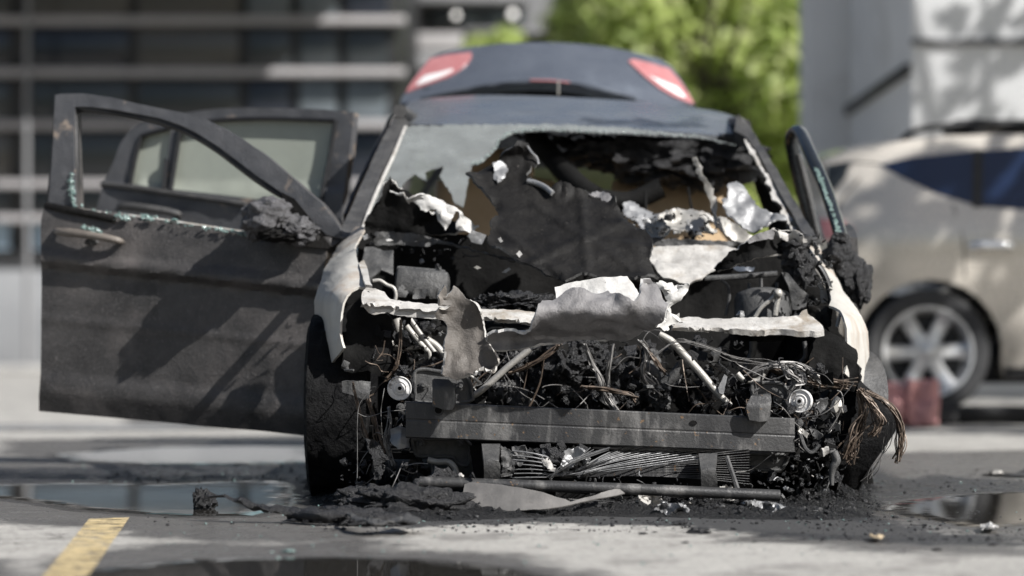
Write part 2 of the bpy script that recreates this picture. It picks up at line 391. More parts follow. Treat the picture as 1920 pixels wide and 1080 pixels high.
    bp = nod(nt, 'ShaderNodeBump'); bp.inputs['Strength'].default_value = .55; bp.inputs['Distance'].default_value = .012
    hh = mix(nt, sm, nz(nt, co, 60, 8, .7), nz(nt, co, 90, 8, .8))
    nt.links.new(hh, bp.inputs['Height']); nt.links.new(bp.outputs[0], bs.inputs['Normal'])
    return m
g = finish(me, 'ground', ground_mat(), center=False); tag(g, kind='structure')
def water_mat():
    m = bpy.data.materials.new('dirty water'); m.use_nodes = True; nt = m.node_tree; bs = nt.nodes['Principled BSDF']
    co = nod(nt, 'ShaderNodeTexCoord').outputs['Object']
    bs.inputs['Base Color'].default_value = (.030,.028,.025,1); bs.inputs['Roughness'].default_value = .03; bs.inputs['IOR'].default_value = 1.4
    bp = nod(nt, 'ShaderNodeBump'); bp.inputs['Strength'].default_value = .012; bp.inputs['Distance'].default_value = .01
    nt.links.new(nz(nt, co, 9, 3, .5), bp.inputs['Height']); nt.links.new(bp.outputs[0], bs.inputs['Normal'])
    ea = nod(nt, 'ShaderNodeAttribute', attribute_name='edge').outputs['Fac']
    ma = nod(nt, 'ShaderNodeMath', operation='MULTIPLY_ADD'); nt.links.new(nz(nt, co, 16, 8, .7), ma.inputs[0]); ma.inputs[1].default_value = .9; nt.links.new(ea, ma.inputs[2])
    wf = ramp(nt, ma.outputs[0], [(.66, (0,0,0)), (.98, (1,1,1))])
    grit = ramp(nt, nz(nt, co, 70, 4, .7), [(.35, (.035,.033,.031)), (.68, (.10,.095,.09))])
    nt.links.new(mix(nt, wf, grit, (.030,.028,.025)), bs.inputs['Base Color'])
    nt.links.new(mix(nt, wf, (.42,)*3, (.03,)*3), bs.inputs['Roughness'])
    return m
WM = water_mat()
def puddle(pts, seed):
    rnd = random.Random(seed); q = [tuple(G(x, y).xy) for x, y in pts]
    q = roughen(q, .06, .012, rnd); st = .05
    a = np.array(q); mi, ma = a.min(0), a.max(0)
    gx, gy = np.meshgrid(np.arange(mi[0], ma[0], st), np.arange(mi[1], ma[1], st)); g = np.stack([gx.ravel(), gy.ravel()], 1)
    g = g[inpoly(g, q) & (polydist(g, q) > st*.5)]
    V, E, FC, _, _, _ = delaunay_2d_cdt([Vector(p) for p in q]+[Vector(p) for p in g], [], [list(range(len(q)))], 1, 1e-6)
    d = polydist(np.array([tuple(v) for v in V]), q)
    me = bpy.data.meshes.new('puddle'); me.from_pydata([(v.x, v.y, .0003+.0037*min(1, q_/.11)) for v, q_ in zip(V, d)], [], FC)
    at = me.attributes.new('edge', 'FLOAT', 'POINT'); at.data.foreach_set('value', np.clip(d/.11, 0, 1).astype(np.float32))
    if sum(f.normal.z for f in me.polygons) < 0: me.flip_normals()
    return tag(finish(me, 'puddle', WM, smooth=False), kind='structure')
puddle([(60,1100),(140,1070),(300,1051),(450,1045),(640,1043),(800,1048),(900,1055),(990,1068),(1060,1082),(1080,1100),(900,1180),(200,1180)], 1)
puddle([(-120,912),(20,908),(130,905),(300,908),(400,903),(520,900),(566,905),(578,945),(555,958),(490,970),(430,970),(330,972),(240,966),(130,958),(40,944),(-30,936),(-120,930)], 2)
puddle([(80,852),(300,838),(470,836),(590,838),(600,868),(450,872),(250,873),(120,866)], 3)
puddle([(1612,958),(1640,946),(1700,936),(1780,927),(1900,921),(2050,920),(2050,985),(1920,990),(1850,996),(1780,990),(1720,978),(1660,968)], 4)
puddle([(-260,798),(100,795),(330,797),(420,803),(300,808),(-100,808)], 5)
# worn yellow bay line
def line_mat():
    m = mat('worn yellow paint', (.52,.40,.20), (.60,.48,.28), 9, .65, .1, bump=.3, bscale=80, stain=(.36,.29,.18), sscale=9, sthr=.55, swid=.15)
    nt = m.node_tree; bs = nt.nodes['Principled BSDF']; co = nod(nt, 'ShaderNodeTexCoord').outputs['Object']
    a = ramp(nt, nz(nt, co, 14, 10, .8), [(.40, (.05,)*3), (.54, (.95,)*3)]); nt.links.new(a, bs.inputs['Alpha']); return m
p0, p1, q0, q1 = G(167,974), G(243,971), G(82,1080), G(167,1080)
mb = MB(); a0, a1 = p0+(q0-p0)*2.2, p1+(q1-p1)*2.2
N = 12
vs = []
for i in range(N+1):
    for a, b in ((p0, a0), (p1, a1)): v = a.lerp(b, i/N); v.z = .0022; vs.append(v)
mb.add(vs, [(2*i, 2*i+1, 2*i+3, 2*i+2) for i in range(N)])
tag(mb.build('parking_line', line_mat(), smooth=False), kind='structure')
# pale kerb and roadway edge far left
kb = MB(); kb.box((-14, 44, .06), (40, .4, .12), bev=.02)
tag(kb.build('kerb', mat('kerb concrete', (.30,.29,.28), (.42,.41,.39), 3)), kind='structure')
# ------------------------------------------------------------------ office building at the left
M['glassA'] = mat('dark office glass', (.030,.036,.040), (.045,.050,.052), .5, .08, .03, bump=0)
M['glassB'] = mat('brown office glass', (.070,.066,.060), (.095,.09,.082), .5, .12, .05, bump=0)
M['glassC'] = mat('blue office glass', (.013,.016,.024), (.03,.036,.048), .5, .06, .03, bump=0)
M['glassD'] = mat('pale office glass', (.10,.12,.135), (.17,.19,.205), .6, .12, .05, bump=0)
M['glassW'] = mat('bright pane for puddle reflection', (.40,.52,.62), (.50,.62,.72), .6, .3, .05, bump=0)  # bright panes added to light up the puddle reflection
M['glassT'] = mat('teal pane for puddle reflection', (.20,.33,.36), (.30,.44,.47), .6, .12, .05, bump=0)  # brightened panes, hidden by the doors, added for the puddle to mirror
M['mull'] = mat('dark mullion', (.012,.012,.013), (.02,.02,.021), 3, .5)
M['louvre'] = mat('pale metal louvre', (.32,.305,.305), (.37,.355,.355), 3, .45, metal=.1, bump=.05)
M['lowwall'] = mat('grey painted wall', (.22,.225,.235), (.28,.285,.292), .8, .7, bump=.1)
M['slab'] = mat('grey slab', (.18,.18,.185), (.25,.25,.255), 1, .7)
off = thing('office_building', 'dark glazed office building with pale horizontal louvres, far left behind the open doors', 'building', (-14, 54, 0))
YB, xr, xl = 50.0, -2.15, -24.0
def bx(name, x0, x1, y0, y1, z0, z1, m, parent, bev=.01):
    mb = MB(); mb.box(((x0+x1)/2, (y0+y1)/2, (z0+z1)/2), (x1-x0, y1-y0, z1-z0), bev=bev); return mb.build(name, m, parent)
bx('wall', xl, xr-.05, YB+.25, 62, 2.1, 16, M['mull'], off)
bx('plinth', xl, xr+.5, YB-.05, 62, 0, 2.08, M['lowwall'], off)
bx('plinth_cap', xl, xr+.5, YB-.2, YB+.3, 2.085, 2.24, M['mull'], off)
rows = [2.25, 2.87, 3.53, 4.66, 5.66, 6.65, 7.65, 8.4]
cols = [(-960+p)*YB/F for p in (-340,-160,24,48,248,455,552,640,735)]
rnd = random.Random(3)
for i in range(len(rows)-1):
    for j in range(len(cols)-1):
        x0, x1 = cols[j]+.09, cols[j+1]-.09
        if x1-x0 < .12: continue
        k = rnd.choice('ABCAB') if j < 5 else rnd.choice('DCDA')
        if 1 <= i <= 2 and 4 <= j <= 6: k = 'T'  # hidden teal panes that only the puddle reflects
        if i == 0: k = 'W'  # lowest row made bright for its reflection in the puddle
        if i == 4 and j == 3: k = 'C'
        if i == 5 and j == 4: k = 'B'
        bx('window', x0, x1, YB+.14, YB+.245, rows[i]+.05, rows[i+1]-.05, M['glass'+k], off, .004)
for z in (2.87, 3.53, 4.66, 5.66, 6.65, 7.65):
    bx('louvre', xl, xr+.12, YB-.22, YB+.12, z-.075, z+.075, M['louvre'], off, .02)
bx('added_shade_canopy', xl, -1.86, YB-3.2, YB+.2, 8.42, 8.8, M['slab'], off, .03)  # added slab above the view, there to shade the facade
bx('added_shade_fascia', xl, -1.88, YB-3.2, YB-3.05, 7.85, 8.415, M['slab'], off, .02)  # added drop edge out of view, keeps sky light off the louvres
mb = MB(); mb.tube([((-960+52)*49.2/F, 49.2, 0), ((-960+50)*49.2/F, 49.2, 5), ((-960+58)*49.2/F, 49.2, 9)], .05, 10)
tag(mb.build('downpipe', M['slab']), 'pale grey standing pipe in front of the dark glazed facade, far left', 'pipe')
# ------------------------------------------------------------------ second building, centre background
sec = thing('parking_building', 'grey building with pale slab bands behind the raised boot lid, left of the trees', 'building', (-1.2, 66, 0))
Y2 = 62.0
def X2(px): return (px-960)*Y2/F
def Z2(py): return H-(py-HY)*Y2/F
bx('wall', X2(640), X2(1045), Y2+.6, 72, 0, 12, mat('dark grey office wall', (.10,.10,.105), (.15,.15,.155), .5, .6), sec)  # wall colour is plain dark grey
for z0, z1, a, b, m in ((98, 65, 690, 868, 'louvre'), (135, 101, 690, 860, 'slab'), (250, 222, 690, 770, 'louvre'), (345, 312, 690, 770, 'louvre'), (66, 56, 868, 1040, 'slab'), (8,-14,690,990,'slab'), (420,400,690,770,'slab')):
    bx('slab_band', X2(a), X2(b), Y2-.4, Y2+.58, Z2(z0), Z2(z1), M[m], sec, .02)
for a, b, m in ((745,775,'C'),(800,845,'A'),(862,900,'D'),(905,950,'D'),(955,985,'A')):
    bx('window', X2(a), X2(b), Y2+.45, Y2+.57, Z2(53), Z2(10), M['glass'+m], sec, .005)
for a in (650, 680, 708, 740):
    bx('window', X2(a-10), X2(a+10), Y2+.45, Y2+.57, Z2(398), Z2(252), M['glass'+('A' if a % 4 else 'C')], sec, .005)
globe_mat = mat('glowing globe', (.9,.9,.88), rough=.3, bump=0, emit=(1,.95,.9,.8))  # emissive globes draw small bright round dots
for px, py, r in ((752,30,.055), (855,29,.075), (961,27,.095)):
    t = thing('glowing_globe', {752:'faint round glowing globe at the left end of the grey building', 855:'warm round glowing globe on the grey building above the left tail light', 961:'brightest white round glowing globe on the grey building beside the trees'}[px], 'lamp', P(px, py, Y2-.5))
    mb = MB(); mb.blob(P(px, py, Y2-.5), r, 2, 0); mb.build('globe_ball', globe_mat, t)
    mb = MB(); c = P(px, py, Y2-.5); mb.tube([c+Vector((0,.04,0)), c+Vector((0,.98,.0))], .03, 8); mb.build('bracket', M['mull'], t)
# ------------------------------------------------------------------ pale building, upper right
M['pale'] = mat('pale render', (.60,.60,.60), (.70,.70,.695), .6, .75, bump=.08, stain=(.40,.39,.375), sscale=.7, sthr=.55, swid=.2)
pb = thing('pale_building', 'pale plastered building corner behind the silver car, upper right', 'building', (7.6, 28, 0))
YP = 24.0
bx('wall', 3.67, 13, YP, 28.4, 0, 9, M['pale'], pb, .015)
bx('pilaster', 3.23, 3.72, 28.42, 29.4, 0, 9, M['pale'], pb, .02)
bx('band', 3.66, 13.02, YP-.05, YP-.002, 3.24, 3.30, mat('dark joint', (.14,.14,.145), rough=.7), pb, .004)
bx('band', 3.61, 3.668, YP+.01, 28.4, 2.98, 3.08, M['mull'], pb, .004)
# ------------------------------------------------------------------ trees
M['leafA'] = mat('leaf lime', (.42,.50,.15), (.52,.60,.22), 3, .5, .1, bump=0)
M['leafB'] = mat('leaf green', (.34,.43,.13), (.42,.51,.17), 3, .5, .1, bump=0)
M['leafC'] = mat('leaf yellow green', (.52,.57,.24), (.60,.64,.32), 3, .5, .1, bump=0)
for k in 'ABC':
    nt = M['leaf'+k].node_tree; bs = nt.nodes['Principled BSDF']; out = nt.nodes['Material Output']
    tr = nod(nt, 'ShaderNodeBsdfTranslucent'); src = bs.inputs['Base Color'].links[0].from_socket; nt.links.new(src, tr.inputs[0])
    ms = nod(nt, 'ShaderNodeMixShader'); ms.inputs[0].default_value = .6; nt.links.new(bs.outputs[0], ms.inputs[1]); nt.links.new(tr.outputs[0], ms.inputs[2]); nt.links.new(ms.outputs[0], out.inputs[0])
M['bark'] = mat('bark', (.06,.05,.04), (.12,.10,.08), 9, .85, bump=.6)
def tree(loc, h, R, label, seed, n=16000, leaf=.16, mats='ABC', low=.15, clumps=48):
    rnd = random.Random(seed); t = thing('leafy_tree', label, 'tree', loc, 'trees behind the burnt car'); L = Vector(loc)
    tk = MB(); tk.tube([L, L+Vector((.05,0,h*.3)), L+Vector((-.05,.1,h*.6)), L+Vector((.1,0,h*.68))], [h*.028, h*.02, h*.012, h*.004], 9)
    cs = []
    for i in range(clumps):
        z = rnd.uniform(low, .97); rr = R*(1-abs(z-.5)*.9)*math.sqrt(rnd.random()); a = rnd.uniform(0, 6.283)
        c = L+Vector((rr*math.cos(a), rr*math.sin(a), z*h)); cs.append((c, rnd.uniform(.30,.55)*R*(.75 if clumps < 30 else .78)))
        b = L+Vector((0,0,h*rnd.uniform(.2,.6)))
        tk.tube([b, b.lerp(c,.5)+Vector((0,0,-.1)), c], [h*.009, h*.005, h*.002], 6, smooth=3)
    tk.build('trunk', M['bark'], t)
    V = []; Fc = []; mi = []
    for i in range(n):
        c, r = cs[rnd.randrange(len(cs))]
        d = Vector((rnd.gauss(0,1), rnd.gauss(0,1), rnd.gauss(0,.8))); d = d.normalized()*r*rnd.random()**.36
        p = c+d; nrm = (d.normalized()+Vector((rnd.gauss(0,.7), rnd.gauss(0,.7), rnd.gauss(.3,.7)))+SUN*1.1).normalized()
        u = nrm.orthogonal().normalized(); u = Matrix.Rotation(rnd.uniform(0,6.28), 3, nrm) @ u; v = nrm.cross(u); s = leaf*rnd.uniform(.6,1.2)
        b = len(V); V += [p-u*s, p-v*s*.45, p+u*s, p+v*s*.45]; Fc.append((b, b+1, b+2, b+3)); mi.append(rnd.choices((0,1,2), (5,1.6,3))[0])
    me = bpy.data.meshes.new('crown'); me.from_pydata(V, [], Fc); me.polygons.foreach_set('material_index', mi)
    finish(me, 'crown', [M['leaf'+k] for k in mats], t, smooth=False)
    return t
tree((2.7, 38, 0), 7.5, 2.2, 'lime green tree directly behind the roof of the burnt car', 11)
tree((3.9, 40, 0), 8.5, 2.3, 'bright green tree next to the pale building corner', 12)
tree((1.9, 48, 0), 7.0, 1.5, 'sparser green tree right of the grey building with glowing globes', 13, 4500, .2)
tree((2.9, 46, 0), 6.0, 2.4, 'dense green tree low between the lime and the bright green trees', 14, 16000, .18, 'BAC', .02)
tree((5.6, 50, 0), 10.0, 3.2, 'tall dark green tree farthest back beside the pale building', 15, 16000, .22, 'ACA', .05)
tree((3.9, 60, 0), 9.5, 3.6, 'wide pale green tree farthest behind the boot lid', 16, 16000, .28, 'CAB', .02)
tree((4.9, 43, 0), 9.0, 2.3, 'pale yellow green tree closest to the pale building corner', 18, 16000, .16, 'CAB', .05)
tree((-.35, 56, 0), 7.2, 1.3, 'small lime tree whose top shows left above the boot lid, below the glowing globes', 19, 5000, .2, 'ACB', .3, 22)
lb = thing('low_building', 'small pale building glimpsed between the leaves above the boot lid', 'building', (1.2, 70, 0))
def X3(px): return (px-960)*70/F
bx('wall', X3(1000), X3(1180), 70, 76, 0, H+575*70/F, M['pale'], lb)
bx('roof', X3(990), X3(1190), 69.7, 76.3, H+575*70/F+.003, H+590*70/F, M['slab'], lb)
# shade tree standing right of the frame: its shadow dapples the silver car and the pale wall
tree((8.1, 13.4, 0), 7.6, 2.3, 'street tree right of the silver car whose leaves dapple it with shade', 21, 420, .26, 'BAB', .5, 20)
tree((9.2, 20.4, 0), 10.0, 2.7, 'taller street tree right of the pale building corner, dappling its wall with shade', 22, 800, .15, 'BAB', .5, 22)
# ------------------------------------------------------------------ silver car
M['silver'] = mat('champagne paint', (.60,.55,.48), (.64,.59,.52), 2, .26, .05, metal=.35, bump=.0, coat=.6)
M['navy'] = mat('dark car glass', (.011,.020,.050), (.015,.028,.066), 2, .06, .02, bump=0)
M['rim'] = mat('alloy rim', (.62,.62,.62), (.70,.70,.70), 4, .3, .05, metal=.5, bump=0)
M['suvtyre'] = mat('clean tyre', (.030,.030,.031), (.050,.050,.051), 10, .75, .1, bump=.3)
M['cladding'] = mat('black cladding', (.014,.014,.015), (.022,.022,.023), 5, .6)
YS, SW = 16.75, 1.86
suv = thing('silver_car', 'champagne silver estate car parked behind the burnt car, cut by the right edge', 'car', (7.4, YS+SW/2, .05))
def sx(px): return (px-960)*YS/F
def sz(py): return H-(py-HY)*YS/F
prof = [(1536,430),(1531,500),(1533,560),(1540,640),(1556,690),(1605,700)]
prof += [(1745+138*math.cos(math.radians(a)), 664-140*math.sin(math.radians(a))) for a in range(188, -20, -14)]
prof += [(1890,712),(2420,718)]
prof += [(2566+138*math.cos(math.radians(a)), 664-140*math.sin(math.radians(a))) for a in range(200, -20, -14)]
prof += [(2760,715),(2900,700),(2922,600),(2910,520),(2860,470),(2700,430),(2480,398),(2330,318),(2220,276),(2100,256),(1980,247),(1870,246),(1760,251),(1680,262),(1600,276),(1548,290),(1556,306),(1562,340),(1545,400)]
def suv_pt(side):
    def fn(x, y):
        z = sz(y); zb = sz(430)
        ins = 0.0
        if z > zb: ins = (z-zb)*.36+.10*max(0, (z-zb)-.42)**2*6
        else: ins = .05*((zb-.12-z)/.5)**2
        e = (x-1530)/1390; ins += .16*max(0, 1-e/.14)**2+.22*max(0, (e-.84)/.16)**2
        return Vector((sx(x), YS+ins if side == 0 else YS+SW-ins, z))
    return fn
near = sheet('body', prof, suv_pt(0), M['silver'], suv, step=24, thick=.02, ang=60)
sheet('body', prof, suv_pt(1), M['silver'], suv, step=40, thick=-.02, ang=60)
mb = MB(); n0 = suv_pt(0); f0 = suv_pt(1)
rim_pts = [p for p in prof]
arch = lambda p: p[1] > 515 and 1600 < p[0] < 2720
vs = []; fs = []; L = len(rim_pts); K = 6
for (x, y) in rim_pts:
    a, b = n0(x, y), f0(x, y)
    for k in range(K+1):
        v = a.lerp(b, k/K); t = k/K*2-1
        if y < 300: v.z += .05*(1-t*t)
        elif x < 1570: v.x -= .10*(1-t*t)
        vs.append(v)
for i in range(L):
    j = (i+1) % L
    for k in range(K): fs.append((i*(K+1)+k, i*(K+1)+k+1, j*(K+1)+k+1, j*(K+1)+k))
mb.add(vs, fs); mb.build('body_shell', M['silver'], suv, 50)
def proud(fn, d):
    def g_(x, y): q = fn(x, y).copy(); q.y -= d; return q
    return g_
for poly in ([(1655,305),(1720,291),(1842,278),(1833,384),(1760,361),(1700,332)], [(1846,278),(1920,274),(2090,276),(2085,398),(1920,392),(1837,385)], [(2098,276),(2190,292),(2300,340),(2430,400),(2096,399)]):
    sheet('window', poly, proud(n0, .006), M['navy'], suv, step=30, thick=.004)
    sheet('window', poly, proud(f0, -.012), M['navy'], suv, step=30, thick=.004)
sheet('window_pillar', [(1834,277),(1853,276),(1843,388),(1825,386)], proud(n0, .010), M['cladding'], suv, step=20, thick=.004)
sheet('rear_window', [(1560,306),(1604,298),(1592,330),(1562,362),(1554,362)], proud(n0, .007), M['glassA'], suv, step=20, thick=.004)
sheet('tail_light', [(1538,408),(1580,412),(1603,430),(1590,446),(1537,448)], proud(n0, .02), M['redlens'], suv, step=14, thick=.02)
sheet('bumper_cladding', [(1890,690),(2420,695),(2420,716),(1892,711)], proud(n0, .012), M['cladding'], suv, step=40, thick=.02)
for pts in ([(1790,384),(1806,450),(1810,520)], [(1560,306),(1600,300),(1655,304)], [(2090,400),(2092,560),(2085,700)], [(1620,330),(1580,380),(1572,440)]):
    mb = MB(); mb.tube([proud(n0, .001)(x, y) for x, y in pts], .005, 6); mb.build('panel_gap', M['mull'], suv)
mb = MB(); mb.tube([proud(n0, .004)(1820,462), proud(n0, .04)(1835,460), proud(n0, .045)(1860,460), proud(n0, .04)(1885,461), proud(n0,.004)(1898,463)], .019, 10, flat=1.5); mb.build('door_handle', mat('chrome', (.8,.8,.8), rough=.16, rvar=.03, metal=.7, bump=0), suv)
rk = MB()
rk.tube([n0(1700,262)+Vector((0,.12,.0)), n0(1745,248)+Vector((0,.12,.05)), n0(1900,240)+Vector((0,.12,.06)), n0(2150,252)+Vector((0,.12,.05)), n0(2200,270)+Vector((0,.12,0))], .02, 8)
rk.tube([f0(1700,262)+Vector((0,-.12,.0)), f0(1745,248)+Vector((0,-.12,.05)), f0(1900,240)+Vector((0,-.12,.06)), f0(2150,252)+Vector((0,-.12,.05)), f0(2200,270)+Vector((0,-.12,0))], .02, 8)
for px in (1855, 2080):
    a, b = n0(px,240)+Vector((0,.12,.03)), f0(px,240)+Vector((0,-.12,.03)); rk.tube([a, b], .022, 8); rk.box(a, (.09,.06,.12), bev=.01)
rk.build('roof_rack', M['cladding'], suv)
cb = MB(); cc = n0(1905, 236)+Vector((.12,.55,.055)); cb.box(cc, (.85,.5,.075), bev=.03); cb.build('cargo_tray', M['cladding'], suv)
def suv_wheel(px, y0, sgn, parent):
    c = Vector((sx(px), y0, sz(660)))
    r = 117*YS/F; Mx = Matrix.Translation(c) @ Matrix.Rotation(math.radians(90*sgn), 4, 'X')    # local +Z -> outside
    t = MB(); t.lathe([(r*.70,-.10),(r*.78,-.115),(r*.93,-.115),(r,-.085),(r,.085),(r*.95,.115),(r*.80,.118),(r*.72,.10),(r*.68,.05)], Mx, 56)
    to = t.build('wheel', M['suvtyre'], parent, 35)
    m = MB(); m.lathe([(r*.66,-.08),(r*.63,-.02),(r*.65,.06),(r*.70,.095),(r*.735,.122),(r*.70,.12),(r*.665,.09),(r*.63,.03),(r*.61,-.06)], Mx, 56)
    m.lathe([(.001,.085),(.04,.083),(.075,.07),(.09,.03),(.09,-.03)], Mx, 28)
    for k in range(6):
        a = math.radians(60*k+2); R3 = Matrix.Rotation(a, 3, 'Z')
        prof_ = [(.05,.045,.075),(r*.35,.040,.065),(r*.6,.046,.065),(r*.68,.062,.085)]
        vs = []; fs = []
        for (rr, ww, zz) in prof_:
            for sx_, z_ in ((-1,zz-.05),(-1,zz-.01),(-.6,zz+.012),(.6,zz+.012),(1,zz-.01),(1,zz-.05)): vs.append(Mx @ (R3 @ Vector((rr, sx_*ww*1.12, z_))))
        for i in range(3):
            for j in range(6): fs.append((i*6+j, i*6+(j+1)%6, (i+1)*6+(j+1)%6, (i+1)*6+j))
        m.add(vs, fs)
    m.build('rim', M['rim'], to, 35)
    d = MB(); d.lathe([(.001,-.04),(r*.62,-.04),(r*.62,-.06)], Mx, 32); d.build('brake_disc', M['mull'], to)
for px in (1741, 2563):
    suv_wheel(px, YS+.12, 1, suv); suv_wheel(px, YS+SW-.12, -1, suv)
un = MB(); un.box((sx(2230), YS+SW/2, .40), (3.6, 1.2, .3), bev=.05); un.build('underbody', M['mull'], suv)
for px in (1745, 2566):
    c = Vector((sx(px), 0, sz(664))); wl = MB()
    wl.add([c+Vector((.475*math.cos(a), YS+y, .475*math.sin(a))) for a in [math.radians(190-20*i) for i in range(11)] for y in (.09, .42)], [(2*i, 2*i+1, 2*i+3, 2*i+2) for i in range(10)])
    wl.build('wheel_arch_liner', M['mull'], suv)
# tow dolly under the silver car and red bag
d = MB(); z1 = .062
d.box((sx(1960), YS-.02, .036), (3.1, .40, .05), bev=.008); d.box((sx(1700), YS-.30, .05), (.55, .08, .08), bev=.01); d.box((sx(2000), YS-.24, .09), (2.0, .05, .06), bev=.01)
tag(d.build('wheel_ramp', M['cladding']), 'flat black steel ramp under the rear wheel of the silver car', 'ramp')
M['redbag'] = mat('faded red cloth', (.52,.26,.25), (.62,.33,.32), 7, .65, .1, bump=.6, bscale=20, bdist=.02)
rb = thing('red_bag', 'faded red cloth bag slumped in front of the silver car wheel', 'bag', (sx(1695), YS-.75, 0))
def bag(c, size, seed):
    b = bmesh.new(); bmesh.ops.create_cube(b, size=1); bmesh.ops.subdivide_edges(b, edges=b.edges[:], cuts=9, use_grid_fill=True)
    for v in b.verts:
        q = v.co.copy(); k = q.copy(); s_ = max(abs(q.x), abs(q.y), abs(q.z)); q = q.lerp(q.normalized()*.62, .38)
        nn = mn.fractal(Vector((k.x*2+seed, k.y*2, k.z*3)), .8, 2.1, 4)*.06
        q = Vector((q.x*size[0], q.y*size[1], q.z*size[2]))+Vector((0, -nn, nn*.6))
        q.z = max(q.z, -size[2]/2); v.co = Vector(c)+q
    return b
yb = YS-.75; sxb = lambda p: (p-960)*yb/F
m_ = MB(); m_.bm(bag((sxb(1727), yb, .145), (.20, .22, .285), 2)); m_.build('bag_body', M['redbag'], rb, 80)
m_ = MB(); m_.bm(bag((sxb(1655), yb+.05, .13), (.28, .25, .25), 5)); m_.build('side_pocket', M['redbag'], rb, 80)
# ------------------------------------------------------------------ the burnt car
CX = .27                                          # centre line of the car
car = thing('burnt_car', 'burnt out dark saloon car with open doors, raised boot lid and torn bonnet', 'car', (CX, 10.6, 0))
def clampf(x, a=0, b=1): return max(a, min(b, x))
# ---- roof shell
def roof_fn(x, y):
    # front edge at Y 10.35 (row ~240), crest near row 186, gently falling to the rear
    e = (x-1078)/320
    yt = 183+22*e*e+ (x-1078)*.028; yb = 232+ (x-765)*.036+10*abs(e)**3
    t = clampf((yb-y)/(yb-yt), 0, 1.2)
    return 10.32+1.05*t**1.3+.10*abs(e)**2
roof = sheet('roof', [(764,234),(746,231),(749,213),(757,200),(770,191),(789,186),(840,181),(900,178),(1000,179),(1100,184),(1200,190),(1290,200),(1350,209),(1388,222),(1408,244),(1424,270),(1398,262),(1330,252),(1240,246),(1100,240),(940,236),(840,234)], roof_fn, [M['roof'], M['soot']], car, step=9, thick=.02, smoothpoly=1)
# rear part of the roof behind the crest
rp = MB(); vs = []; fs = []; n = 14
for i, (Y, dz, wd) in enumerate(((11.30,0,.64),(11.7,-.03,.62),(12.1,-.11,.60),(12.35,-.19,.58))):
    for k in range(n+1):
        t = k/n*2-1; vs.append(Vector((CX+t*wd*1.0, Y, 1.545+dz-.06*t*t-.05*t**6-.012*(t+1))))
for i in range(3):
    for k in range(n): fs.append((i*(n+1)+k, i*(n+1)+k+1, (i+1)*(n+1)+k+1, (i+1)*(n+1)+k))
rp.add(vs, fs); rp.build('rear_roof_panel', M['roof'], car)
sheet('roof_lining', [(770,246),(1395,268),(1420,330),(1380,360),(1330,330),(1250,338),(1200,350),(1150,310),(1105,262),(980,250),(900,252)], lambda x, y: 10.55+(y-240)*.004, M['soot'], car, step=10, jag=5, seg=6, thick=.01, crumple=.05, cf=5)
# ---- windscreen posts
def post_fn(Yt, Yb, yt, yb): return lambda x, y: Yt+(Yb-Yt)*clampf((y-yt)/(yb-yt))
sheet('windscreen_post', [(768,230),(752,250),(740,278),(715,325),(694,380),(676,430),(664,445),(640,446),(641,425),(655,398),(672,358),(700,295),(722,250),(738,222),(752,214)], post_fn(10.42,9.45,225,445), M['pillar'], car, step=8, thick=.05, crumple=.006, cf=20)
sheet('windscreen_post', [(1384,214),(1408,238),(1436,284),(1467,335),(1497,390),(1524,432),(1545,462),(1520,452),(1500,430),(1484,396),(1462,362),(1440,322),(1420,284),(1398,256),(1376,246)], post_fn(10.42,9.45,225,445), M['pillar'], car, step=8, thick=.05, crumple=.008, cf=20)
b = MB(); b.tube([P(x, y, post_fn(10.42,9.45,225,445)(x, y)-.012) for x, y in [(760,238),(742,282),(716,338),(696,384),(680,428)]], .007, 6); b.build('pale_strip', M['ash'], car)  # thin pale strip along the inner edge of the post
sheet('door_seal', [(742,210),(735,222),(700,290),(668,355),(650,400),(644,402),(664,352),(694,290),(728,222)], post_fn(10.45,9.6,235,445), M['blackrub'], car, step=8, thick=.03)
# ---- windscreen remains
ws = post_fn(10.34, 9.50, 235, 448)
top = c3([(352,492),(700,482),(1100,481),(1500,500),(1900,545),(2090,590)])
top = [(x, y+2) for x, y in top]
low = c3([(2090,600),(1900,556),(1600,540),(1300,528),(1100,520),(1000,520),(930,528),(880,545),(835,572),(822,610),(780,655),(735,690),(690,702),(660,850),(645,925),(600,905),(580,850),(545,800),(520,760),(540,712),(480,722),(440,745),(455,790),(420,770),(385,752),(345,780),(310,830),(292,800),(262,770),(230,790),(190,880),(140,1000),(118,1010),(190,830)])
wsx = sheet('windscreen', top+low, ws, M['smoke'], car, step=9, jag=1.6, seg=5, thick=.006)
ed = MB(); rnd = random.Random(5)
edge = c3([(1900,556),(1600,540),(1300,528),(1100,520),(1000,520),(930,528),(880,545),(835,572),(822,610),(780,655),(735,690),(690,702)])
for i in range(len(edge)-1):
    a, b = edge[i], edge[i+1]
    for k in range(16):
        t = rnd.random(); x = a[0]+(b[0]-a[0])*t; y = a[1]+(b[1]-a[1])*t+rnd.uniform(-4,1.5)
        r = rnd.uniform(.002,.005); ed.box(P(x, y, ws(x, y)-.006), (r*1.4, r*.7, r*1.4), RY(rnd.uniform(0,90)) @ RX(rnd.uniform(0,60)))
ed.build('glass_crumbs', M['crumbpale'], wsx, smooth=False)['kind'] = 'stuff'
sheet('windscreen_remnant', c4([(440,566),(470,600),(500,640),(540,720),(590,800),(640,900),(700,1010),(735,1060),(700,1075),(668,1000),(632,960),(640,920),(590,890),(575,850),(585,830),(548,800),(560,770),(520,720),(505,690),(480,650),(455,610)]), ws, M['ash'], car, step=6, jag=2.2, seg=4, thick=.006)
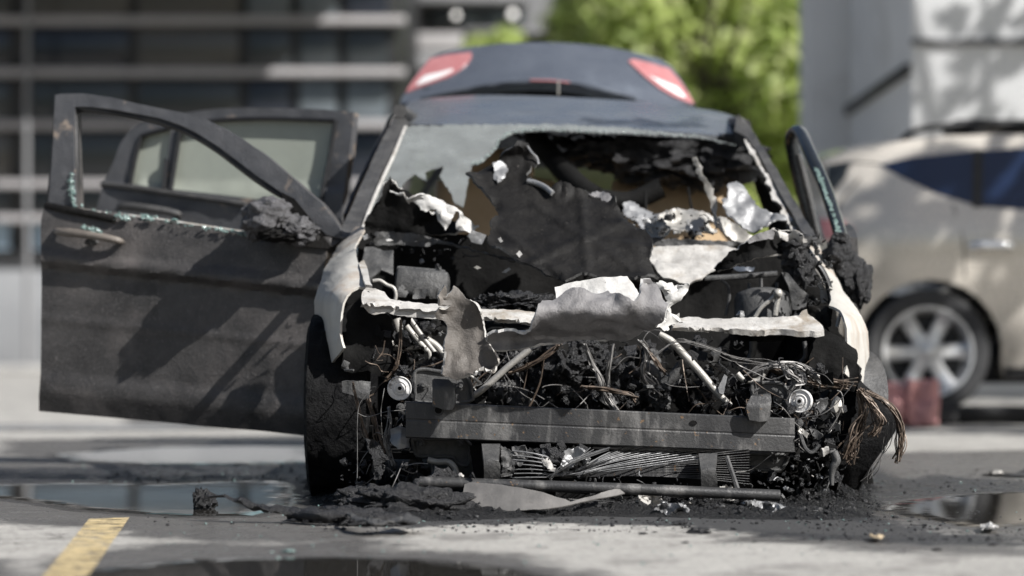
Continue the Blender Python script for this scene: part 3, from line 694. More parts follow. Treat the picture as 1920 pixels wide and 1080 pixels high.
# ---- cabin: black firewall, dash, seats, rear window
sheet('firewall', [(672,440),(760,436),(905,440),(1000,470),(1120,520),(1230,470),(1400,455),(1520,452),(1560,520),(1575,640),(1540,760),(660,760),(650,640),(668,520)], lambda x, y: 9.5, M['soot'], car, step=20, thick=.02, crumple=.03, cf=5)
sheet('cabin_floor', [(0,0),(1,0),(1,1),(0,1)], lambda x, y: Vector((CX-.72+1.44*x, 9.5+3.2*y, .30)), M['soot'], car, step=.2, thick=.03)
def seat(cx, cy, name='seat'):
    m = MB(); bm = bmesh.new(); bmesh.ops.create_cube(bm, size=1); bmesh.ops.subdivide_edges(bm, edges=bm.edges[:], cuts=7, use_grid_fill=True)
    for v in bm.verts:
        q = v.co.lerp(v.co.normalized()*.6, .35); v.co = Vector((q.x*.52, q.y*.18-.06*q.z, q.z*.66))
    m.bm(bm, Matrix.Translation((cx, cy, .87)) @ Matrix.Rotation(math.radians(-14), 4, 'X'))
    s = m.build(name, M['tan'], car, 70)
    h = MB(); bm = bmesh.new(); bmesh.ops.create_cube(bm, size=1); bmesh.ops.subdivide_edges(bm, edges=bm.edges[:], cuts=7, use_grid_fill=True)
    for v in bm.verts:
        q = v.co.lerp(v.co.normalized()*.6, .4); v.co = Vector((q.x*.30, q.y*.12, q.z*.20))
    h.bm(bm, Matrix.Translation((cx, cy+.12, 1.22)) @ Matrix.Rotation(math.radians(-10), 4, 'X'))
    h.tube([(cx-.06, cy+.11, 1.08), (cx-.06, cy+.12, 1.2)], .008, 6); h.tube([(cx+.06, cy+.11, 1.08), (cx+.06, cy+.12, 1.2)], .008, 6)
    h.build('headrest', M['tan'], s, 70)
seat(-.07, 10.75); seat(.66, 10.75)
m = MB(); bm = bmesh.new(); bmesh.ops.create_cube(bm, size=1); bmesh.ops.subdivide_edges(bm, edges=bm.edges[:], cuts=9, use_grid_fill=True)
for v in bm.verts:
    q = v.co.lerp(v.co.normalized()*.6, .18); v.co = Vector((q.x*1.25, q.y*.2-.05*q.z, q.z*.7))
m.bm(bm, Matrix.Translation((CX, 11.75, .80))); m.build('rear_seat', M['tan'], car, 70)
sheet('rear_window', [(790,262),(1350,270),(1400,400),(760,390)], lambda x, y: 12.55-(400-y)/140*.25, foggy('dusty rear glass', (.38,.42,.26), .6, .12), car, step=25, thick=.006)
t_ = MB()
for pts, r in (([(1000,255,10.7),(1040,300,10.5),(1080,345,10.3),(1120,372,10.2)], .045), ([(1040,262,10.8),(1100,275,10.7),(1150,262,10.7)], .02), ([(1120,372,10.2),(1180,378,10.2),(1240,352,10.2)], .04), ([(1210,360,10.1),(1212,425,10.0)], .006), ([(1290,352,10.1),(1300,400,10.0),(1322,420,9.9)], .005)):
    t_.tube([P(*p) for p in pts], r, 8)
t_.build('hanging_trim', M['soot'], car, 60)
for (cx, cy, r, sd) in ((1180,296,(.13,.1,.08),1),(1260,298,(.2,.12,.09),2),(1345,296,(.16,.12,.09),3),(1120,285,(.12,.1,.05),4),(1225,322,(.12,.1,.06),6),(1310,325,(.1,.1,.06),8)):
    b = MB(); b.blob(P(cx, cy, 10.55), r, 4, .7, 2.2, sd); b.build('burnt_roof_trim', M['char'], car, 60)
# dashboard debris on the right
for (pts, Y0, mname, cr, sd) in (
    ([(1172,385),(1190,381),(1215,390),(1238,402),(1245,420),(1228,440),(1205,430),(1190,415),(1168,405)], 9.75, 'alu', .02, 1),
    ([(1238,402),(1270,395),(1310,400),(1330,420),(1345,430),(1300,442),(1250,440),(1225,430)], 9.7, 'pipe', .03, 2),
    ([(1270,386),(1300,394),(1340,412),(1350,420),(1320,418),(1285,402)], 9.72, 'ash', .01, 3),
    ([(1205,412),(1240,408),(1258,425),(1245,445),(1215,443)], 9.66, 'glossblack', .03, 4),
    ([(1340,415),(1380,425),(1420,450),(1400,458),(1350,440)], 9.66, 'pipe', .02, 5)):
    sheet('dashboard_scrap', pts, lambda x, y, Y0=Y0: Y0-(y-380)*.002, M[mname], car, step=6, jag=2, seg=4, thick=.006, crumple=cr*.6, cf=9, seed=sd, crease=.03, curl=.03)
sheet('torn_flap', c4([(365,825),(390,810),(420,830),(450,870),(480,910),(520,945),(580,970),(655,1005),(660,1030),(610,1025),(560,1045),(500,1050),(430,1030),(370,1005),(345,985),(330,950),(318,915),(360,905)]), lambda x, y: 9.55-(y-350)*.0025, M['alu'], car, step=5, jag=1.5, seg=4, thick=.006, crumple=.015, cf=7, seed=3, crease=.04, curl=.03)
sheet('torn_strip', c4([(165,665),(185,660),(195,690),(218,715),(215,745),(240,790),(280,830),(275,860),(295,885),(290,960),(298,1030),(285,1060),(272,960),(255,890),(235,850),(225,800),(195,770),(180,740),(185,720),(168,700)]), lambda x, y: 9.5, M['pipe'], car, step=5, jag=1.2, seg=4, thick=.004, crumple=.02, cf=10, seed=4)
# ---- boot lid
def lid_fn(x, y): return 12.25+.22*((x-1035)/270)**2+(190-y)*.0034
lid = sheet('boot_lid', c3([(308,378),(330,330),(352,298),(410,210),(465,138),(520,112),(600,92),(700,76),(850,60),(1000,54),(1140,55),(1280,64),(1400,78),(1500,95),(1600,118),(1690,142),(1748,182),(1800,255),(1840,320),(1872,388),(1700,386),(1560,362),(1400,316),(1250,282),(1120,267),(1000,265),(860,274),(740,290),(600,320),(460,352),(380,372)]), lid_fn, M['bluegrey'], car, step=10, thick=.05)
pl = lambda x, y: lid_fn(x, y)-.015
def lamp(red, clear):
    o = sheet('tail_light', red, pl, M['redlens'], lid, step=9, thick=.012)
    sheet('reversing_lens', clear, lambda x, y: lid_fn(x, y)-.021, M['clearlens'], o, step=9, thick=.01)
lamp(c3([(340,318),(362,280),(415,210),(470,140),(560,120),(686,106),(690,122),(668,160),(620,200),(560,235),(480,265),(410,290)]), c3([(392,282),(420,248),(446,228),(520,212),(590,192),(588,202),(556,222),(500,246),(440,268)]))
lamp(c3([(1520,152),(1545,142),(1640,165),(1738,195),(1790,255),(1835,320),(1868,378),(1840,372),(1760,340),(1690,300),(1620,245),(1560,190)]), c3([(1630,228),(1700,258),(1780,290),(1818,335),(1825,350),(1785,334),(1716,294),(1660,252)]))
tb = MB(); tb.tube([P(x, y, lid_fn(x, y)-.03) for x, y in c3([(420,352),(600,312),(740,284),(860,268),(1000,260),(1120,262),(1250,276),(1400,310),(1560,352)])], .016, 8, flat=1); tb.build('spoiler_lip', M['bluegrey'], lid)
tb = MB(); tb.tube([P(x, y, lid_fn(x, y)-.05) for x, y in c3([(1000,256),(1060,257),(1120,259),(1210,268)])], .005, 6); tb.build('brake_light', M['redlens'], lid)
sheet('boot_opening', [(800,176),(870,158),(960,150),(1060,151),(1150,158),(1230,174),(1290,196),(1300,235),(780,225)], lambda x, y: 12.48, M['soot'], car, step=20, thick=.05)
an = MB(); an.tube([P(1047,150,11.9), P(1047,178,11.9)], .004, 6); an.build('antenna', M['pipe'], car)
hg = MB()
for px in (800, 1270): hg.tube([P(px,172,12.50), P(px,185,12.6), Vector((P(px,175,12.5).x, 12.45, 1.28))], .02, 8)
hg.build('boot_hinge', M['soot'], car)
# ---- sides and tail (mostly hidden)
def side(x0, sgn):
    def fn(y, z):
        k = max(0, z-.95); return Vector((x0-sgn*(k*.38+.03*((z-.6)/.35)**2), y, z))
    return fn
for sgn in (-1, 1):
    x0 = CX+sgn*.88
    sheet('quarter_panel', [(11.35,.28),(11.45,.60),(11.6,.80),(11.55,.96),(12.55,1.02),(12.95,1.0),(13.15,.9),(13.2,.3),(12.5,.25),(12.45,.45),(12.2,.62),(11.9,.62),(11.7,.45),(11.65,.26)], side(x0, sgn), M['burnt'], car, step=.09, thick=.02*sgn*-1)
    sheet('sill', [(9.4,.20),(9.4,.34),(11.4,.34),(11.4,.20)], side(x0, sgn), M['burnt'], car, step=.1, thick=.06)
    sheet('rear_post', [(12.2,1.0),(12.62,1.0),(12.25,1.28),(11.95,1.42),(11.85,1.38)], side(x0, sgn), M['roof'], car, step=.06, thick=.03)
    m = MB(); m.tube([Vector((x0-sgn*.03, 10.62, .3)), Vector((x0-sgn*.04, 10.62, .9)), Vector((x0-sgn*.20, 10.66, 1.36))], [.06,.05,.035], 10); m.build('centre_post', M['soot'], car)
    m = MB(); m.tube([P(750 if sgn < 0 else 1396, 208 if sgn < 0 else 235, 10.42), Vector((x0-sgn*.215, 11.1, 1.45)), Vector((x0-sgn*.235, 11.6, 1.44)), Vector((x0-sgn*.24, 12.0, 1.38))], .028, 8); m.build('roof_rail', M['pillar'], car)
m = MB(); m.box((CX, 13.22, .62), (1.66, .12, .62), bev=.04); m.build('rear_bumper', M['bluegrey'], car)
# ---- wheels
def tyre_mesh(r=.318, w=.105):
    m = MB(); prof = [(r*.66,-w*.8),(r*.75,-w*1.0),(r*.88,-w*1.04),(r*.955,-w*.93)]
    grooves = [-.93,-.75,-.6,-.5,-.40,-.3,-.2,0,.2,.3,.40,.5,.7,.93]
    for i, gk in enumerate(grooves):
        deep = i in (3,4,10,11); prof.append((r*(.997 if deep else 1-.02*abs(gk)**3), w*gk))
    prof += [(r*.955,w*.93),(r*.88,w*1.04),(r*.75,w),(r*.66,w*.8)]
    m.lathe(prof, None, 72); return m
def edge_x(y, tab):
    for (ya, xa), (yb, xb) in zip(tab, tab[1:]):
        if y <= yb: return xa+(xb-xa)*clampf((y-ya)/(yb-ya))
    return tab[-1][1]
WLT = [(425,650),(507,608),(565,588),(680,593)]; WRT = [(460,1537),(498,1557),(549,1584),(591,1615),(622,1628),(730,1628)]
def wheel(c, steer, camber, squash, seed, name='wheel'):
    Mx = Matrix.Translation(c) @ Matrix.Rotation(math.radians(steer), 4, 'Z') @ Matrix.Rotation(math.radians(camber), 4, 'Y') @ Matrix.Rotation(math.radians(90), 4, 'Y')
    m = tyre_mesh(); out = []
    off = Vector((seed*3.7, 0, 0))
    for v in m.v:
        q = Vector(v); rr = math.hypot(q.x, q.y); a = math.atan2(q.y, q.x)
        k = .085*mn.fractal(Vector((math.cos(a)*2.6, math.sin(a)*2.6, q.z*11))+off, .7, 2.1, 5)+.016*(1 if math.sin(a*34+(1.6 if q.z > 0 else 0)) > .62 and abs(q.z) > .03 else 0)
        if rr > .26: q.x *= 1-k*.6; q.y *= 1-k*.6
        q = Mx @ q
        if seed == 2:
            zz = [(0,1.130),(.1,1.175),(.2,1.24),(.27,1.28),(.32,1.235),(.374,1.16),(.45,1.08),(.70,1.0)]
            for (za, xa), (zb, xb) in zip(zz, zz[1:]):
                if za <= q.z <= zb:
                    lim = xa+(xb-xa)*(q.z-za)/(zb-za)+.012*mn.noise(q*14)
                    if q.x > lim: q.x = lim+(q.x-lim)*.06
        if q.z < .004: q.z = .004
        out.append(tuple(q))
    m.v = out; o = m.build(name, M['tyre'], car, 40)
    h = MB(); h.lathe([(.21,-.085),(.20,-.04),(.205,.05),(.225,.085)], Mx, 40); h.lathe([(.01,.02),(.06,.02),(.2,.0),(.2,-.02)], Mx, 24); h.build('rim', M['dark'], o)
wheel(Vector((-.575, 8.86, .305)), 0, 0, 0, 1)
wheel(Vector((1.075, 8.84, .295)), 24, 12, 0, 2)
wheel(Vector((CX-.76, 12.05, .31)), 0, 0, 0, 3); wheel(Vector((CX+.76, 12.05, .31)), 0, 0, 0, 4)
# ---- front wings
sheet('wing', c5([(256,152),(300,160),(376,168),(352,205),(330,242),(308,272),(302,300),(312,345),(326,405),(345,450),(360,500),(372,545),(400,556),(370,562),(330,560),(285,580),(250,618),(225,670),(208,740),(200,810),(203,870),(215,920),(230,968),(195,1015),(152,1066),(100,1055),(42,1040),(40,960),(36,800),(30,660),(55,580),(100,455),(150,360),(205,248),(235,190)]),
      lambda x, y: 9.42-.78*clampf((y-425)/125)**.9-.14*clampf((x-595)/60)*clampf((y-470)/100)-.05*clampf((y-560)/80)+.30*(1-clampf((x-edge_x(y, WLT))/48))**2, [M['fender'], M['soot']], car, step=6, thick=.008, crumple=.004, cf=9)
sheet('wing_edge', c5([(330,404),(362,380),(385,430),(395,480),(405,530),(420,552),(372,545),(358,500),(344,450)]), lambda x, y: 8.95-.4*clampf((y-490)/45), M['ash'], car, step=5, thick=.01, jag=.6)
b = MB(); b.box(P(648,683,8.4), (.022,.004,.022), RY(25), .001); b.tube([P(650,688,8.4), P(652,697,8.4)], .006, 6); b.tube([P(646,694,8.4), P(663,694,8.38)], .004, 6); b.build('wing_bracket', M['dark'], car)
sheet('wing', c6([(1440,260),(1512,264),(1522,300),(1545,345),(1580,390),(1620,470),(1670,560),(1720,625),(1770,700),(1800,755),(1814,800),(1818,940),(1816,1070)])+c8([(1645,345),(1618,384),(1560,345),(1510,300),(1520,265),(1530,190)])+c6([(1675,960),(1690,860),(1682,780),(1665,715),(1640,665),(1600,640),(1570,632),(1585,600),(1578,540),(1560,470),(1530,410),(1500,355),(1470,310)]),
      lambda x, y: 9.42-.80*clampf((y-458)/140)**.9-.10*clampf((1625-x)/60)*clampf((y-500)/100)-.05*clampf((y-600)/100)+.22*(1-clampf((edge_x(y, WRT)-x)/40))**2, [M['fender'], M['soot']], car, step=6, thick=.008, crumple=.004, cf=9)
sheet('wing_edge', c6([(1440,385),(1470,375),(1520,430),(1550,500),(1565,570),(1570,620),(1525,622),(1518,560),(1500,490),(1470,420)]), lambda x, y: 8.98, M['ash'], car, step=5, thick=.015, jag=1)
b = MB(); b.tube([P(x, y, 8.96) for x, y in c6([(1475,360),(1530,430),(1568,520),(1585,600),(1580,632)])], .012, 8); b.build('wing_seal', M['blackrub'], car)
b = MB(); b.tube([P(x, y, 8.7) for x, y in c6([(1620,770),(1632,720),(1645,680)])], .006, 6); b.build('clip', M['white'], car)
# ---- inner arches: black sheets close the engine bay, front pair paints arch shade
sheet('arch_liner_shade', [(640,560),(690,530),(735,600),(735,660),(720,900),(600,900),(610,680),(640,640)], lambda x, y: 9.35, M['soot'], car, step=20, thick=.02)
sheet('arch_liner_shade', [(1540,560),(1570,620),(1600,650),(1612,720),(1640,920),(1500,920),(1500,640)], lambda x, y: 9.2, M['soot'], car, step=20, thick=.02)
sheet('arch_liner_shade', [(652,575),(690,545),(735,600),(738,690),(712,706),(690,694),(660,700),(640,690)], lambda x, y: 8.52, M['soot'], car, step=9, jag=2, thick=.02, crumple=.02, cf=9)  # black sheet added as painted shade over the tyre top
sheet('arch_liner_shade', [(1535,610),(1570,628),(1606,655),(1612,715),(1600,735),(1560,728),(1520,740),(1505,720)], lambda x, y: 8.52, M['soot'], car, step=9, jag=2, thick=.02, crumple=.02, cf=9)  # same black stand-in for shade at the leaning tyre
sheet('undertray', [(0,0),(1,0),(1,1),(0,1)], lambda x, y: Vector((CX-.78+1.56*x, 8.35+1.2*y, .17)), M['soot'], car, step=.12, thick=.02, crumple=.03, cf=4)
# ---- doors
def door_relief(v):
    pts = [(-.05,.0),(0,0),(.06,-.012),(.2,-.030),(.235,-.048),(.265,-.048),(.30,-.008),(.40,-.012),(.52,-.016),(.545,-.022),(.57,-.016),(.80,-.016),(.85,-.026),(.90,-.027),(.95,-.014),(1.0,0),(1.1,.02)]
    for (a, ra), (b, rb_) in zip(pts, pts[1:]):
        if a <= v <= b: return ra+(rb_-ra)*(v-a)/(b-a)
    return 0
def door1(x, y):
    v = (y-(388+(x-85)*.112))/((770+(x-72)*.0936)-(388+(x-85)*.112))
    base = 9.50+(600-x)/520*.36
    if v < 0: return base+.02+.10*clampf(-v*1.2)**1.5
    return base+door_relief(v)
D1 = [(103,178),(112,176),(156,175),(212,183),(262,195),(301,203),(354,213),(384,222),(420,240),(457,262),(500,292),(549,334),(580,362),(602,380),(625,410),(641,434),(641,448),(612,470),(606,520),(600,560),(596,640),(590,740),(585,818),(500,809),(400,801),(300,791),(200,782),(120,775),(73,771),(73,740),(76,700),(77,640),(77,600),(78,540),(77,480),(76,440),(77,412),(81,395),(86,384),(92,330),(98,260)]
H1 = [(142,203),(170,203),(212,208),(262,217),(301,225),(340,238),(372,254),(410,278),(443,303),(480,331),(512,352),(528,364),(528,442),(470,434),(400,425),(300,411),(200,396),(146,391),(144,330),(141,260)]
d1 = sheet('front_door', D1, door1, [M['burnt'], M['soot']], car, holes=[H1], step=7, thick=.05, crumple=.0011, cf=14)
sheet('window_frame', D1[:17]+[(612,440),(590,418),(560,388),(530,362)]+[(512,350),(480,328),(443,300),(410,275),(372,251),(340,235),(301,222),(262,214),(212,205),(170,200),(140,200),(138,260),(140,330),(142,386),(90,384),(95,330),(100,260)], lambda x, y: door1(x, y)-.012, M['frame'], d1, step=7, thick=.01, crumple=.002, cf=30)
ch = MB(); ch.tube([P(x, y, door1(x, y)+.015) for x, y in [(143,392),(142,300),(141,208),(150,204),(212,211),(262,220),(301,229),(340,242),(372,258),(410,282),(443,307),(480,335),(512,356),(530,366)]], .014, 8); ch.build('window_seal', M['blackrub'], d1)
ch = MB(); ch.tube([P(x, y, door1(x, y)-.006) for x, y in [(135,212),(136,300),(136,388)]], .005, 6); ch.build('pale_strip', M['alu'], d1)
ch = MB(); ch.tube([P(x, y, door1(x, y)-.012) for x, y in [(86,386),(130,394),(180,404),(215,412)]], .012, 8, flat=1.2); ch.build('belt_moulding', M['inner'], d1)
ch = MB(); ch.tube([P(x, y, door1(x, y)+.004) for x, y in [(150,393),(250,405),(350,419),(468,437)]], .006, 6); ch.build('window_ledge', M['ash'], d1)
# sail panel and handle
sheet('sail_panel', c1([(1492,735),(1560,770),(1640,870),(1720,980),(1750,1020),(1735,1035),(1640,1025),(1480,1000)]), lambda x, y: door1(x, y)-.014, M['inner'], d1, step=7, thick=.01)
def handle(pts, fn, r, m, parent):
    h = MB(); k = [P(x, y, fn(x, y)+d) for (x, y, d) in pts]; h.tube(k, r, 12, smooth=6, flat=.8); return h.build('door_handle', m, parent, 60)
handle([(106,432,.005),(110,434,-.035),(130,436,-.05),(165,440,-.055),(200,446,-.05),(222,451,-.035),(228,453,.0)], door1, [.010,.017,.021,.019,.018,.016,.011], mat('scorched handle', (.09,.078,.068), (.16,.14,.12), 12, .5, bump=.3, bscale=90), d1)
b = MB(); b.blob(P(172,454,door1(172,454)-.02), (.022,.012,.012), 3, .7, 3, 5); b.build('handle_lock', M['dark'], d1)
# melted mirror
mir = MB()
mir.blob(P(498,408,door1(500,410)-.16), (.088,.10,.062), 5, .35, 1.6, 12)
mir.blob(P(505,396,door1(500,410)-.14), (.075,.08,.05), 5, .3, 1.9, 13)
mir.blob(P(556,432,door1(556,432)-.10), (.072,.075,.05), 5, .45, 2.2, 17)
mir.blob(P(548,418,door1(548,418)-.05), (.05,.06,.03), 4, .4, 2.2, 19)
mir.blob(P(478,425,door1(478,425)-.15), (.032,.05,.055), 4, .4, 2.2, 23)
mcv = [MB().blob(P(512,442,door1(510,440)-.17), (.05,.06,.022), 4, .4, 2, 77), MB().blob(P(540,446,door1(540,440)-.12), (.05,.05,.018), 4, .4, 2, 78)]
mro = mir.build('melted_mirror', mat('melted mirror plastic', (.04,.039,.04), (.13,.127,.133), 20, .5, .18, bump=1.0, bscale=55, bdist=.02, fleck=(.2,.2,.22), fscale=140, fthr=.66), d1, 80)
for q_ in mcv: q_.build('mirror_dark_lump', M['soot'], d1)  # solid black lumps paint the dark of the mirror cavity
mg = MB(); rnd = random.Random(2)
for (x0, y0, x1, y1, n) in ((144,385,180,396,6),(172,394,330,416,14),(217,405,243,411,34),(264,404,288,412,40),(330,418,460,438,26),(152,426,188,436,60),(132,320,138,392,46),(400,428,470,442,22)):
    for i in range(n):
        t = rnd.random(); x = x0+(x1-x0)*t+rnd.gauss(0,2.2); y = y0+(y1-y0)*t+rnd.gauss(0,2.0) if abs(x1-x0) > 15 else y0+(y1-y0)*t
        r = rnd.uniform(.0022,.0065); mg.box(P(x, y, door1(x, y)-(.05 if y > 420 and x < 190 else .012)-rnd.uniform(0,.012)), (r*1.8, r*1.2, r*1.4), RY(rnd.uniform(0,90)) @ RX(rnd.uniform(0,90)))
mg.build('glass_crumbs', M['crumb'], d1, smooth=False)['kind'] = 'stuff'
# rear door
def door2(x, y): return 10.62+(640-x)/460*.40+.00018*max(0, 380-y)+(-.02 if y > 350 else 0)
D2 = c1([(470,1010),(500,930),(505,850),(545,690),(570,640),(600,580),(625,510),(645,465),(690,400),(720,380),(780,362),(880,340),(1000,312),(1080,300),(1150,291),(1270,287),(1400,287),(1540,290),(1700,295),(1872,312),(1862,440),(1835,640),(1815,800),(1800,960),(1790,1100),(1700,1600),(500,1560)])
H2a = c1([(690,690),(715,560),(748,436),(800,415),(905,393),(885,560),(866,716)])
H2b = c1([(905,718),(930,560),(955,392),(1050,372),(1120,358),(1270,348),(1420,346),(1600,348),(1776,356),(1750,520),(1695,800),(1500,790),(1300,765),(1100,740)])
d2 = sheet('rear_door', D2, door2, [M['frame'], M['soot']], car, holes=[H2a, H2b], step=9, thick=.05, crumple=.003, cf=14)
def grow(poly, k):
    cx = sum(p[0] for p in poly)/len(poly); cy = sum(p[1] for p in poly)/len(poly); return [(cx+(x-cx)*k, cy+(y-cy)*k) for x, y in poly]
for h in (H2a, H2b): sheet('window_glass', grow(h, 1.06), lambda x, y: door2(x, y)+.022, M['dustglass'], d2, step=14, thick=.004)
for pts in ([(748,436),(715,560),(690,690)], [(905,393),(748,436)], [(955,392),(930,560),(905,718)], [(880,560),(866,716)], [(1776,356),(1420,345),(1120,357),(955,392)], [(1776,356),(1750,520),(1695,800)]):
    ch = MB(); ch.tube([P(x, y, door2(x, y)-.004) for x, y in c1(pts)], .010, 6); ch.build('window_seal', M['blackrub'], d2)
ch = MB(); ch.tube([P(x, y, door2(x, y)-.012) for x, y in c1([(540,692),(690,708),(866,735),(1100,768),(1300,800)])], .012, 8); ch.build('belt_moulding', M['pillar'], d2)
handle([(226,388,0),(230,386,-.04),(262,389,-.055),(300,394,-.055),(330,400,-.04),(336,404,0)], door2, [.012,.022,.022,.020,.018,.012], M['pillar'], d2)
# near-closed door on the other side
def door3(y, z):
    a = math.radians(11); d = y-9.5
    k = max(0, z-.93); xx = 1.195+d*.05*1.0-k*.36+.02*(1-((z-.62)/.4)**2)
    return Vector((xx+d*math.sin(a)*.35, y, z))
d3 = sheet('front_door', [(9.5,.30),(9.48,.60),(9.5,.90),(9.95,.955),(10.5,.975),(10.52,.6),(10.5,.28)], door3, [M['burnt'], M['soot']], car, step=.06, thick=-.05)
fr = MB(); fr.tube([P(x, y, Y) for x, y, Y in ((1532,452,10.5),(1518,400,10.5),(1500,335,10.5),(1486,275,10.48),(1484,256,10.45),(1493,244,10.4),(1503,252,10.3),(1520,290,10.1),(1545,345,9.9),(1562,395,9.75),(1577,445,9.6))], [.032,.032,.030,.028,.026,.026,.026,.026,.026,.026], 12, smooth=5, flat=.8)
fr.build('window_frame', M['glossblack'], d3, 60)
fr = MB(); fr.tube([P(x, y, Y-.05) for x, y, Y in ((1497,290,10.45),(1510,340,10.45),(1524,400,10.45),(1536,452,10.45))], .014, 8); fr.build('window_seal', M['pillar'], d3, 60)
gc = MB(); rnd = random.Random(9)
for i in range(90):
    t = rnd.random(); y = 312+130*t; x = 1530+46*t+rnd.gauss(0,1.5); r = rnd.uniform(.003,.008)
    gc.box(P(x, y, 9.95-.35*t-.04), (r*1.6, r, r*1.6), RY(rnd.uniform(0,90)))
gc.build('glass_crumbs', M['crumb'], d3, smooth=False)['kind'] = 'stuff'
mir = MB()
for (x, y, r, sd) in ((1572,478,(.050,.06,.055),31),(1590,515,(.055,.06,.075),32),(1612,530,(.045,.05,.085),33),(1575,448,(.03,.04,.025),36)):
    mir.blob(P(x, y, 9.35), r, 5, .34, 1.8, sd)
mir.build('melted_mirror', M['char'], d3, 80)
# ---- crash beam, cross tube, struts
bm_ = MB(); NB = 60
sec_ = [(0.0,.09),(0.0,.012),(.012,.003),(.04,0),(.46,.0),(.49,.0015),(.51,.0015),(.54,0),(.96,0),(.988,.003),(1.0,.012),(1.0,.09)]
vs = []; fs = []; ns = len(sec_)
for i in range(NB+1):
    t = i/NB; x = 761+729*t; yt = 752+32*t; yb_ = 821+29*t
    for v, d in sec_: vs.append(P(x, yt+(yb_-yt)*v, 8.14+.03*(2*t-1)**4+d+.0025*mn.noise(Vector((t*9, v*3, 1)))+.008*max(0, mn.noise(Vector((t*5, v*1.2, 8)))-.15)))
for i in range(NB):
    for k in range(ns): fs.append((i*ns+k, i*ns+(k+1)%ns, (i+1)*ns+(k+1)%ns, (i+1)*ns+k))
fs.append(tuple(range(ns))); fs.append(tuple(range(NB*ns, (NB+1)*ns)[::-1]))
bm_.add(vs, fs); beam = bm_.build('bumper_beam', M['steel'], car, 5)
b = MB(); b.lathe([(.010,-.004),(.018,-.004),(.018,.0),(.010,.0)], Matrix.Translation(P(822,769,8.152)) @ Matrix.Rotation(math.radians(90),4,'X'), 20); b.build('tow_hole', M['mull'], beam)
b = MB(); b.lathe([(.0001,0),(.011,0)], Matrix.Translation(P(822,769,8.1505)) @ Matrix.Rotation(math.radians(90),4,'X'), 20); b.lathe([(.0001,0),(.008,0)], Matrix.Translation(P(1300,793,8.1385)) @ Matrix.Rotation(math.radians(90),4,'X') @ Matrix.Scale(1.5,4,(1,0,0)), 16); b.build('bolt_hole', M['soot'], beam)
sheet('beam_bracket', c7([(890,400),(905,390),(1000,396),(1025,420),(1040,450),(1046,520),(1045,560),(1022,600),(960,596),(892,572)]), lambda x, y: 8.13-.02*clampf((y-706)/20), M['steel'], beam, step=6, thick=.07)
sheet('beam_bracket', c8([(985,428),(1000,420),(1094,414),(1100,450),(1088,568),(1030,572),(975,562),(958,500),(962,470)]), lambda x, y: 8.13-.02*clampf((y-744)/15), M['steel'], beam, step=6, thick=.07)
ct = MB(); ct.tube([P(787,904,8.02), P(1125,915,8.0), P(1462,929,8.02)], .0175, 16, smooth=8); ct.build('cross_tube', M['steel'], car, 50)
for (px, y0, y1, w_) in ((921,832,897,30),(1328,850,914,30)):
    sheet('strut', [(px-w_/2-3,y0),(px+w_/2+2,y0),(px+w_/2-2,(y0+y1)/2-6),(px+w_/2+2,y1-18),(px+w_/2+2,y1),(px-w_/2+2,y1),(px-w_/2+1,(y0+y1)/2)], lambda x, y, y0=y0: 8.11-.02*math.sin((y-y0)/60*3)-.08*clampf((y-y0)/30), M['dark'], car, step=6, thick=.03)
# ---- radiator support (ash white channel)
def rs_fn(yt):
    def fn(x, y):
        v = (y-yt(x))/38; return 8.55-.12*clampf(v*1.6)+(.015 if v > .75 else 0)
    return fn
sheet('radiator_support', c5([(348,640),(352,595),(380,565),(440,572),(500,592),(540,640),(640,660),(860,680),(900,690),(935,690),(880,720),(920,735),(1150,706),(1400,715),(1540,738),(1520,775),(1470,805),(1250,795),(1140,775),(900,780),(700,765),(565,748),(520,730),(440,748),(395,735),(365,700)]), rs_fn(lambda x: 545+(x-690)*.11), M['ash'], car, step=5, jag=.8, seg=6, thick=.02, crumple=.002, cf=12, crease=.004)
sheet('radiator_support', c6([(590,790),(640,715),(700,708),(760,712),(800,722),(940,722),(1000,712),(1200,712),(1385,700),(1405,672),(1432,660),(1440,690),(1500,735),(1532,765),(1540,792),(1490,802),(1440,796),(1380,800),(1320,790),(1255,782),(1130,792),(960,785),(930,800),(700,798)]), rs_fn(lambda x: 590+(x-1270)*.03), M['ash'], car, step=5, jag=.8, seg=6, thick=.02, crumple=.002, cf=12, crease=.004)
# ---- torn bonnet
def hood_fn(x, y):
    d = 9.50-(y-275)/250*.75
    r = 0
    for (ax, ay, bx_, by) in ((1000,490,1200,400),(1000,380,1180,500),(1090,360,1100,500),(1110,440,1230,470),(940,430,1060,520)):
        a = Vector((ax, ay)); b_ = Vector((bx_, by)); p = Vector((x, y)); t = clampf((p-a).dot(b_-a)/(b_-a).length_squared); dd = (p-a.lerp(b_, t)).length
        r -= .016*math.exp(-(dd/8)**2)
    curl = 0
    if y < 340: curl = -.12*clampf((340-y)/60)**2
    if x > 1200: curl += .04*clampf((x-1200)/40)
    return d+r+curl
bon = sheet('bonnet', c3([(660,775),(700,745),(760,705),(800,688),(832,682),(840,660),(860,635),(930,608),(990,605),(1000,625),(1020,645),(1042,680),(1040,702),(1025,735),(1005,710),(1000,750),(975,770),(985,790),(1060,810),(1120,855),(1135,850),(1165,825),(1190,850),(1240,855),(1280,852),(1290,840),(1340,825),(1390,840),(1420,860),(1445,890),(1450,920),(1530,990),(1590,1045),(1610,1073)])+[(1218,452),(1222,465),(1216,490),(1228,508),(1236,522),(1200,526),(1150,522),(1100,520),(1060,524),(1010,506),(960,486),(925,470),(915,452),(922,420),(936,400),(928,382),(912,372),(892,352),(880,338)], hood_fn, [M['inner'], M['dark']], car, step=5, jag=1.2, seg=5, thick=.009, crumple=.006, cf=8, seed=2, crease=.014, curl=.04, rim_i=1)
